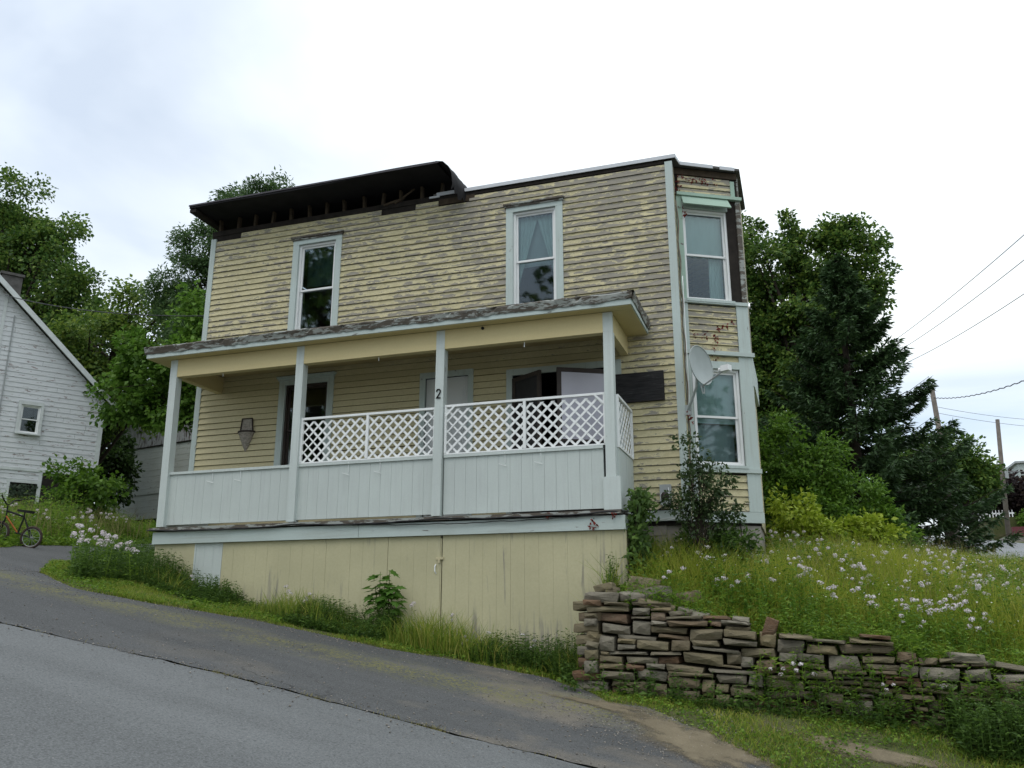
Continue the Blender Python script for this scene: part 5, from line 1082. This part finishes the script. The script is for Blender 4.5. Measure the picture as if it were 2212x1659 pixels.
D = rng.normal(size=(n,3)); D[:,2] = rng.uniform(.1,.8,n); stuff_obj('clover', [leaf_quads(P3(x,y,.01)+np.array([[0,0,1]])*rng.uniform(0,.05,(n,1)), D, np.array([[0,0,1.]])+rng.normal(size=(n,3))*.4, rng.uniform(.025,.055,n), rng.uniform(.02,.04,n))], L_weed, 'small broad clover leaves in the verge', 'ground cover')
x, y = scatter(16000, -13.8, 2.9, -5.4, -1.24, verge_ok); m = rng.uniform(size=len(x)) < np.clip(1-(y-edge(np.clip(x,-10.7,1.2)))/.5, .12, 1); x, y = x[m], y[m]
stuff_obj('dry_grass', [blades(P3(x,y), rng.uniform(.02,.07,len(x)), rng.uniform(.006,.011,len(x)), rng.uniform(.5,1.3,len(x)))], L_dry, 'straw-coloured dead grass at the asphalt edge', 'grass')
# weeds in the seam
x = np.concatenate([rng.normal(c, .09, 60) for c in (-5.1,-4.2,-3.45,-3.1,-.9)] + [rng.uniform(-8,0,160)]); y = seam(x)+rng.normal(.01,.018,len(x)); stuff_obj('seam_grass', [blades(P3(x,y,-.02), rng.uniform(.02,.06,len(x)), np.full(len(x),.008), rng.uniform(.3,1.1,len(x)))], L_dry, 'tufts growing in the crack between road and apron', 'grass')
def pebbles(x, y, r):
    n = len(x); P = P3(x, y, .008); o = np.array([[1,0,0],[-1,0,0],[0,1,0],[0,-1,0],[0,0,.7],[0,0,-.7]]); V = P[:,None,:] + o[None]*r[:,None,None]*rng.uniform(.6,1.2,(n,6,1)); f = np.array([[0,2,4],[2,1,4],[1,3,4],[3,0,4],[2,0,5],[1,2,5],[3,1,5],[0,3,5]]); return V.reshape(-1,3), (np.arange(n)[:,None,None]*6+f[None]).reshape(-1,3)
xs_ = rng.uniform(-11, .8, 1500); ys_ = np.where(rng.uniform(size=1500) < .35, seam(xs_)+rng.normal(.05,.12,1500), edge(np.clip(xs_,-10.7,1.2))-np.abs(rng.normal(0,.35,1500)))
x2_ = rng.normal(-1.3,.8,1600); y2_ = rng.normal(-3.75,.45,1600); x3_ = rng.uniform(-12,-1,900); y3_ = rng.uniform(-6.5,-2.4,900)
xs_ = np.concatenate([xs_,x2_,x3_]); ys_ = np.concatenate([ys_,y2_,y3_]); gl_ = leaf_mat('gravel_stone', [(.10,.095,.085),(.22,.20,.17),(.36,.33,.29)], 0., .9)
V, F = pebbles(xs_, ys_, rng.uniform(.004,.014,len(xs_))**1.0); o = link_mesh('gravel', np_mesh('gravel', V, F), gl_); stuff(o, 'loose gravel scattered along the asphalt edges', 'gravel')
# taller weeds along the skirt
x, y = scatter(8200, -10.6, -2.4, -2.1, -1.3, lambda a, b: (b > edge(a)+.12) & (rng.uniform(size=len(a)) < np.clip(.45+.5*np.sin(a*1.9+.6)+.45*np.sin(a*4.3)+.9*(a > -4.4), .14, 1)) & ~((np.abs(a+5.15) < .42)))
h = rng.uniform(.14, .52, len(x))*np.clip(.6+.5*np.sin(x*1.9+.6)+.25*np.sin(x*4.3)+.4*(x > -4.4), .35, 1.25)*np.clip((y+2.25)/.6, .4, 1)
stuff_obj('skirt_weeds', weed_parts(P3(x,y), h, 9, .075, .028), L_dkweed, 'dark leafy weeds along the porch skirt', 'weeds')
x, y = scatter(7000, -10.4, -2.4, -1.95, -1.28, lambda a, b: b > edge(a)+.1); h = rng.uniform(.15,.55,len(x))*np.clip(.6+.4*np.sin(x*2.7+2)+.3*np.sin(x*.9), .25, 1.2)
h = np.where(np.abs(x+3.3) < .9, h*1.6, h)
stuff_obj('tall_grass', [blades(P3(x,y), h, rng.uniform(.008,.014,len(x)), rng.uniform(.1,.8,len(x)))], L_short, 'uncut grass standing against the yellow skirt', 'grass')
# meadow on the lawn above the wall
def lawn_ok(x, y): return (y > -2.0) & (x < 4.9) & ~((x < -.45) & (y > .1)) & (x > -2.2)
x, y = scatter(70000, -2.2, 4.9, -2.0, 3.5, lawn_ok); h = rng.uniform(.2,.62,len(x))*(1+.25*np.sin(x*1.7)*np.sin(y*1.3)); h *= np.clip((y+2.1)/.9, .5, 1)
P_ = P3(x,y); A1 = blades(P_, h, rng.uniform(.006,.012,len(x)), rng.uniform(.1,.75,len(x)))
x, y = scatter(26000, -2.0, 4.9, 3.5, 11, lambda a, b: lawn_ok(a, b)); A2 = blades(P3(x,y), rng.uniform(.25,.6,len(x)), rng.uniform(.012,.02,len(x)), rng.uniform(.1,.6,len(x)))
stuff_obj('meadow_grass', [A1, A2], L_meadow, 'tall yellow-green meadow grass above the stone wall', 'grass')
x, y = scatter(9500, -2.2, 4.9, -2.05, 6, lambda a, b: lawn_ok(a, b) & (rng.uniform(size=len(a)) < np.clip(1.25-(b+2)/3., .3, 1))); h = rng.uniform(.16,.52,len(x))
stuff_obj('meadow_weeds', weed_parts(P3(x,y), h, 10, .10, .03), L_weed, 'leafy green weeds among the meadow grass', 'weeds')
x, y = scatter(1500, -1.9, 4.6, -1.6, 7, lawn_ok); n = len(x); D = rng.normal(size=(n,3)); D[:,2] *= .3; stuff_obj('fleabane_blossoms', [leaf_quads(P3(x,y)+np.array([[0,0,1.]])*rng.uniform(.35,.62,(n,1)), D, np.array([[0,-.3,1.]])+rng.normal(size=(n,3))*.3, rng.uniform(.018,.03,n), rng.uniform(.018,.028,n))], L_white, 'tiny white blossoms sprinkled through the meadow', 'flowers')
x, y = scatter(2600, -1.9, 4.8, -1.0, 9, lawn_ok); stuff_obj('seed_grass', [blades(P3(x,y), rng.uniform(.5,.85,len(x)), np.full(len(x),.007), rng.uniform(.1,.5,len(x)))], L_dry, 'straw seed stalks standing above the meadow', 'grass')
pt = lambda a, b: np.sin(a*1.9+b*.8+.7)*np.sin(b*1.6-a*.6+.3)
x, y = scatter(7000, -2.1, 4.8, -1.95, 7, lambda a, b: lawn_ok(a, b) & (pt(a, b) > .25)); h = rng.uniform(.3,.72,len(x)); stuff_obj('tall_weed_patches', weed_parts(P3(x,y), h, 11, .10, .034), L_bush, 'darker clumps of tall leafy weeds in the meadow', 'weeds')
x, y = scatter(5000, -1.9, 4.8, -.8, 8, lambda a, b: lawn_ok(a, b) & (pt(a*1.3+2, b*1.3) > .3)); stuff_obj('dead_stalk_patches', [blades(P3(x,y), rng.uniform(.3,.7,len(x)), rng.uniform(.006,.012,len(x)), rng.uniform(.1,.9,len(x)))], L_dry, 'patches of straw-coloured dead stalks in the meadow', 'grass')
x, y = scatter(900, -2.2, 2.8, -2.22, -1.92, lambda a, b: rng.uniform(size=len(a)) < np.clip(.35+.5*np.sin(a*2.7)+.3*(a > -.6), .05, 1)); Pw = np.stack([x, y, walltop(x)-.12+rng.uniform(-.06,.05,len(x))], 1); Pw[:,1] -= rng.uniform(0,.22,len(x)); stuff_obj('wall_top_weeds', weed_parts(Pw, rng.uniform(.12,.38,len(x)), 9, .095, .034, .9), L_weed, 'leafy weeds spilling over the top of the stone wall', 'weeds')
x, y = scatter(260, -.7, 2.8, -2.52, -2.40, lambda a, b: rng.uniform(size=len(a)) < .8); Pw = np.stack([x, y, height(x, y)+rng.uniform(.05,.5,len(x))], 1); stuff_obj('wall_face_weeds', weed_parts(Pw, rng.uniform(.08,.26,len(x)), 8, .08, .034, .9), L_weed, 'weeds rooted in the joints of the stone wall', 'weeds')
# weeds growing at the foot and face of the wall
x, y = scatter(520, -2.9, 2.9, -2.75, -2.42, lambda a, b: rng.uniform(size=len(a)) < np.clip(.2+.28*(a+2.5)/2, .15, .9)); h = rng.uniform(.10,.42,len(x))
stuff_obj('wall_foot_weeds', weed_parts(P3(x,y), h, 9, .085, .04), L_dkweed, 'broad-leaved weeds at the foot of the stone wall', 'weeds')
x, y = scatter(700, 1.3, 3.0, -3.2, -2.3, lambda a, b: np.ones(len(a), bool)); h = rng.uniform(.15,.6,len(x))
stuff_obj('corner_weeds', weed_parts(P3(x,y), h, 10, .09, .035), L_dkweed, 'dense dark weeds at the right end of the wall', 'weeds')
# rough growth beyond the driveway, by the white house
x, y = scatter(22000, -24, -12.6, -2.2, 12, lambda a, b: (inlot(a, b)) & (a < drl(b)-.02)); h = rng.uniform(.2,.85,len(x))*np.clip((drl(y)-x)/.9, .25, 1.15)*(1+.45*np.sin(x*2.1)*np.sin(y*1.7+1))*np.where(y > 4, .6, 1)
stuff_obj('driveway_weeds', weed_parts(P3(x,y), h, 8, .13, .05), L_weed, 'weeds between the driveway and the white house', 'weeds')
x, y = scatter(26000, -22, -11.5, -4, 11, lambda a, b: inlot(a, b) & ((a < drl(b)) | (a > drr(b)))); stuff_obj('driveway_grass', [blades(P3(x,y), rng.uniform(.04,.3,len(x))*np.clip((drl(y)-x)/.8,.3,1), rng.uniform(.012,.02,len(x)), rng.uniform(.1,.8,len(x)))], L_short, 'grass around the driveway beside the white house', 'grass')
x, y = scatter(3200, -12.6, -10.0, -2.9, 3, lambda a, b: inlot(a, b) & (a > drr(b)+.5)); h = rng.uniform(.12,.6,len(x))
xq, yq = scatter(2600, -20, -13, -1.5, 8, lambda a, b: inlot(a, b) & (a < drl(b)-.3)); stuff_obj('driveway_stalks', [blades(P3(xq,yq), rng.uniform(.4,1.0,len(xq)), np.full(len(xq),.014), rng.uniform(.1,.5,len(xq)))], L_dry, 'straw stalks in the weeds by the white house', 'weeds')
stuff_obj('house_corner_weeds', weed_parts(P3(x,y), h, 9, .10, .035), L_dkweed, 'weeds at the left corner of the porch', 'weeds')

# flowering plants: variants, then copies
def phlox_variant(seed, hgt, ns, hr):
    P = rng.normal(0, .05, (ns, 3)); P[:,2] = 0; h = rng.uniform(.8, 1.1, ns)*hgt; parts = weed_parts(P, h, 11, .085, .024, .1); V, F = cat_mesh(parts); fol = np_mesh('foliage', V, F)
    heads = []
    for p, hh in zip(P, h):
        C = []; N = []
        k = 24; d = unit(rng.normal(size=(k,3)) + np.array([[0,0,.5]])); C.append(p + np.array([[0,0,hh]]) + d*hr*rng.uniform(.55,1.05,(k,1))*np.array([[1.15,1.15,.8]])); N.append(d)
        C = np.concatenate(C); N = np.concatenate(N); D = unit(np.cross(N, rng.normal(size=N.shape))); V, F = leaf_quads(C - D*.014, D, N, rng.uniform(.018,.030,len(C)), rng.uniform(.016,.026,len(C)))
        heads.append(np_mesh('flower_head', V, F))
    return [fol] + heads
vars_ = [phlox_variant(i, hg, ns, hr) for i, (hg, ns, hr) in enumerate(((.52,1,.036),(.60,2,.030),(.48,3,.032),(.64,1,.040),(.42,2,.028),(.56,3,.026)))]
for vs in vars_:
    vs[0].materials.append(L_weed)
    for b in vs[1:]: b.materials.append(L_flower)
def phlox(x, y, label, group, sc=1., v=None):
    v = v if v is not None else random.randrange(len(vars_)); z = H(x, y)-.02
    t = bpy.data.objects.new('phlox_plant', None); col.objects.link(t); t.location = (x, y, z); tag(t, label, 'flower', group)
    ro = (random.uniform(-.12,.12), random.uniform(-.12,.12), random.uniform(0, 6.28))
    for i, me in enumerate(vars_[v]):
        o = bpy.data.objects.new('flower_head' if i else 'foliage', me); col.objects.link(o); o.parent = t; o.scale = (sc,)*3; o.rotation_euler = ro
    return t
placed = 0
while placed < 170:
    x, y = random.uniform(-1.9, 3.6), -1.7 + 5.6*random.random()**1.25
    if not lawn_ok(np.array(x), np.array(y)) or (x < -.7 and y > -.3): continue
    if x > 2.4 and random.random() < .5: continue
    lb, gp = (('pale pink phlox leaning out just above the top stones of the wall', 'phlox along the wall top') if y < -.95 else ('white phlox in the shade in front of the bay sapling', 'phlox below the bay') if x < -.6 else ('pale phlox scattered across the middle of the meadow', 'phlox mid meadow') if y < 1.2 else ('small distant phlox at the back of the meadow before the bushes', 'phlox at the meadow back'))
    phlox(x, y, lb, gp, random.uniform(.85, 1.1)); placed += 1
for x, y in ((-10.6,-1.9),(-10.35,-2.1),(-10.9,-1.6),(-10.2,-1.7),(-10.75,-2.25),(-11.1,-1.2),(-10.1,-2.2),(-10.5,-2.4),(-10.95,-2.0),(-10.3,-2.45),(-9.8,-2.0)): phlox(x, y, 'white-pink phlox clump at the left corner of the porch', 'phlox at the porch corner', random.uniform(1.2,1.5), 2)
for x, y in ((-8.9,-1.75),(-7.3,-1.6),(-6.9,-1.75),(-5.35,-1.45),(-4.75,-1.4),(-4.45,-1.55),(-4.15,-1.5),(-3.7,-1.45),(-3.5,-1.5)): phlox(x, y, 'small phlox blooming among weeds along the yellow skirt', 'phlox along the skirt', random.uniform(.7,1.0))
for x, y in ((-.35,-2.52),(-.15,-2.6),(.05,-2.5),(1.3,-2.55),(.75,-2.5)): phlox(x, y, 'pink phlox growing out of the foot of the stone wall', 'phlox at the wall foot', random.uniform(.75,1.1))
for i in range(34):
    y = random.uniform(-1.2, 6.5); x = float(drl(y)) - random.uniform(.25, 1.8); phlox(x, y, 'white phlox among the weeds by the white house driveway', 'phlox by the driveway', random.uniform(1.0,1.3))

# yellow-green suckers at the back of the meadow
for lb, x, y, s in (('lime-green sapling clump just right of the bay foundation', -.05, 2.6, .85), ('tall lime-green shoot in front of the big bush', 1.05, 3.2, .7), ('low lime-green sprout between the two lime shoots', .55, 2.9, .55)):
    tree('lime_sapling', lb, (x, y), lobes_of((x, y, H(x,y)+s*1.0, s*.55, s*.5, s*.45), (x+s*.4, y, H(x,y)+s*.7, s*.4, s*.4, s*.35)), 34, 50, .10, .06, L_lime, .17, .012, cat='sapling', limbs=12)

# sapling in front of the bay
tree('sapling', 'thin leafy sapling growing up in front of the bay window', (-1.45, -.62), lobes_of((-1.48,-.6,3.9,.16,.14,.40),(-1.35,-.6,3.35,.30,.25,.35),(-1.15,-.6,3.55,.28,.2,.28),(-1.6,-.6,3.2,.25,.2,.25),(-1.25,-.55,2.95,.32,.25,.25),(-.95,-.55,3.1,.25,.2,.22)), 120, 22, .062, .04, leaf_mat('sapling_leaves', [(.035,.065,.022),(.06,.10,.035),(.10,.15,.055)]), .13, .02, cat='sapling', limbs=70)
tree('undergrowth_shrub', 'shadowy shrub filling the nook under the bay', (-1.35, -.45), lobes_of((-1.35,-.4,2.62,.40,.25,.28),(-1.0,-.35,2.55,.38,.3,.3),(-1.6,-.45,2.35,.3,.25,.25)), 80, 34, .085, .04, L_dkweed, .15, .012, cat='shrub', limbs=20)
# creeper on the right end of the porch
t = thing('creeper_vine', 'dark green creeper hanging at the right end of the porch skirt', 'vine', (-2.18, -.9, 2.0))
n = 1500; u_ = rng.uniform(0, 1, n); C = np.stack([-2.17 + rng.normal(0,.075,n)*(1.2-u_*.4) + .10*(u_ > .75)*rng.uniform(0,1,n), -.95 + rng.normal(0,.16,n), 1.95 + 1.4*u_], 1)
d = rng.normal(size=(n,3)); d[:,2] -= .6; V, F = leaf_quads(C, d, np.array([[.2,-1,.6]])+rng.normal(size=(n,3))*.4, rng.uniform(.07,.13,n), rng.uniform(.035,.055,n)); link_mesh('leaves', np_mesh('leaves', V, F), L_dkweed, t)
mb = MB()
for k in range(6): mb.tube([(-2.2+random.uniform(-.08,.08), -.95+random.uniform(-.15,.15), z) for z in np.linspace(1.8, 3.25, 6)], .007, 5)
mb.build('stem', M_bark, t)
# dried red creeper bits
def redvine(label, pts, spread, n):
    C = np.concatenate([np.array([p]) + rng.normal(size=(n,3))*np.array([spread]) for p in pts]); d = rng.normal(size=(len(C),3)); d[:,2] -= .8
    V, F = leaf_quads(C, d, np.array([[.4,-.9,.2]])+rng.normal(size=(len(C),3))*.4, rng.uniform(.03,.065,len(C)), rng.uniform(.016,.035,len(C))); o = link_mesh('dried_vine', np_mesh('dried_vine', V, F), M_red); tag(o, label, 'vine', 'dried red vine'); return o
redvine('dried red vine under the roof of the bay', [FB.p(u, .035, z) for u, z in ((.06,8.78),(.14,8.82),(.22,8.80),(.3,8.78),(.36,8.8),(.5,8.78),(.56,8.76),(.03,8.6),(.02,8.5),(.72,8.8),(.1,8.25),(.11,8.15))], (.025,.012,.03), 9)
redvine('dried red vine on the siding between the bay windows', [FB.p(u, .035, z) for u, z in ((.2,6.05),(.38,6.05),(.32,6.0),(.55,6.0),(.56,5.95),(.5,5.85),(.48,5.75),(.6,6.15),(.68,6.2),(.76,6.2),(.86,6.3),(.52,5.62))], (.014,.008,.028), 7)
redvine('dried red vine below the satellite dish mount', [(-1.5,-.05,4.62),(-1.46,-.05,4.58),(-1.44,-.06,4.5)], (.02,.01,.03), 9)
redvine('dried red vine hanging over the porch band', [(-2.75,-1.27,2.9),(-2.74,-1.27,2.82),(-3.4,-1.28,3.02),(-2.45,-1.28,3.0)], (.02,.008,.035), 10)
# maple sapling against the skirt: every leaf its own piece
t = thing('maple_sapling', 'bright green maple sapling growing against the yellow skirt', 'sapling', (-5.83, -1.42, H(-5.83,-1.42)))
zb_ = H(-5.83,-1.42)
mb = MB(); stems = []
for k in range(5):
    a = (k-2)*.05; p = [(-5.83+a*.3, -1.42, zb_-.05), (-5.83+a*1.2, -1.42+random.uniform(-.04,.04), zb_+.5), (-5.83+a*1.5, -1.43, zb_+(.95 if k in (1,3) else .75))]; stems.append(p); mb.tube(p, [.012,.009,.004], 6)
mb.build('stem', M_stem, t)
out_ = [(0,0),(.10,-.06),(.36,-.10),(.26,.10),(.52,.22),(.30,.36),(.38,.62),(.18,.56),(0,1.0)]
pts = [(x, y) for x, y in out_] + [(-x, y) for x, y in reversed(out_[1:-1])]
lm = bpy.data.meshes.new('leaf'); lm.from_pydata([(0,.35,.03)] + [(x, y, -.06*abs(x)-.05*y) for x, y in pts], [], [(0, 1+i, 1+(i+1)%len(pts)) for i in range(len(pts))]); lm.update(); lm.materials.append(leaf_mat('sapling_maple_leaves', [(.07,.16,.02),(.10,.22,.03)]))
for k in range(120):
    f = random.uniform(.12, 1); s_ = random.choice(stems); b0 = Vector(s_[1]).lerp(Vector(s_[2]), max(0, f*2-1)) if f > .5 else Vector(s_[0]).lerp(Vector(s_[1]), f*2)
    az_ = random.uniform(0, 6.28); spread = .25*(1.15-f*.8); pos = b0 + Vector((math.cos(az_)*spread*random.uniform(.3,1.1), math.sin(az_)*spread*.6*random.uniform(.3,1)-.03, .02))
    o = bpy.data.objects.new('leaf', lm); col.objects.link(o); s = random.uniform(.12,.19); o.scale = (s*1.05, s, s); o.location = pos; o.rotation_euler = (random.uniform(-.75,-.05), random.uniform(-.35,.35), az_-math.pi/2); adopt(o, t)
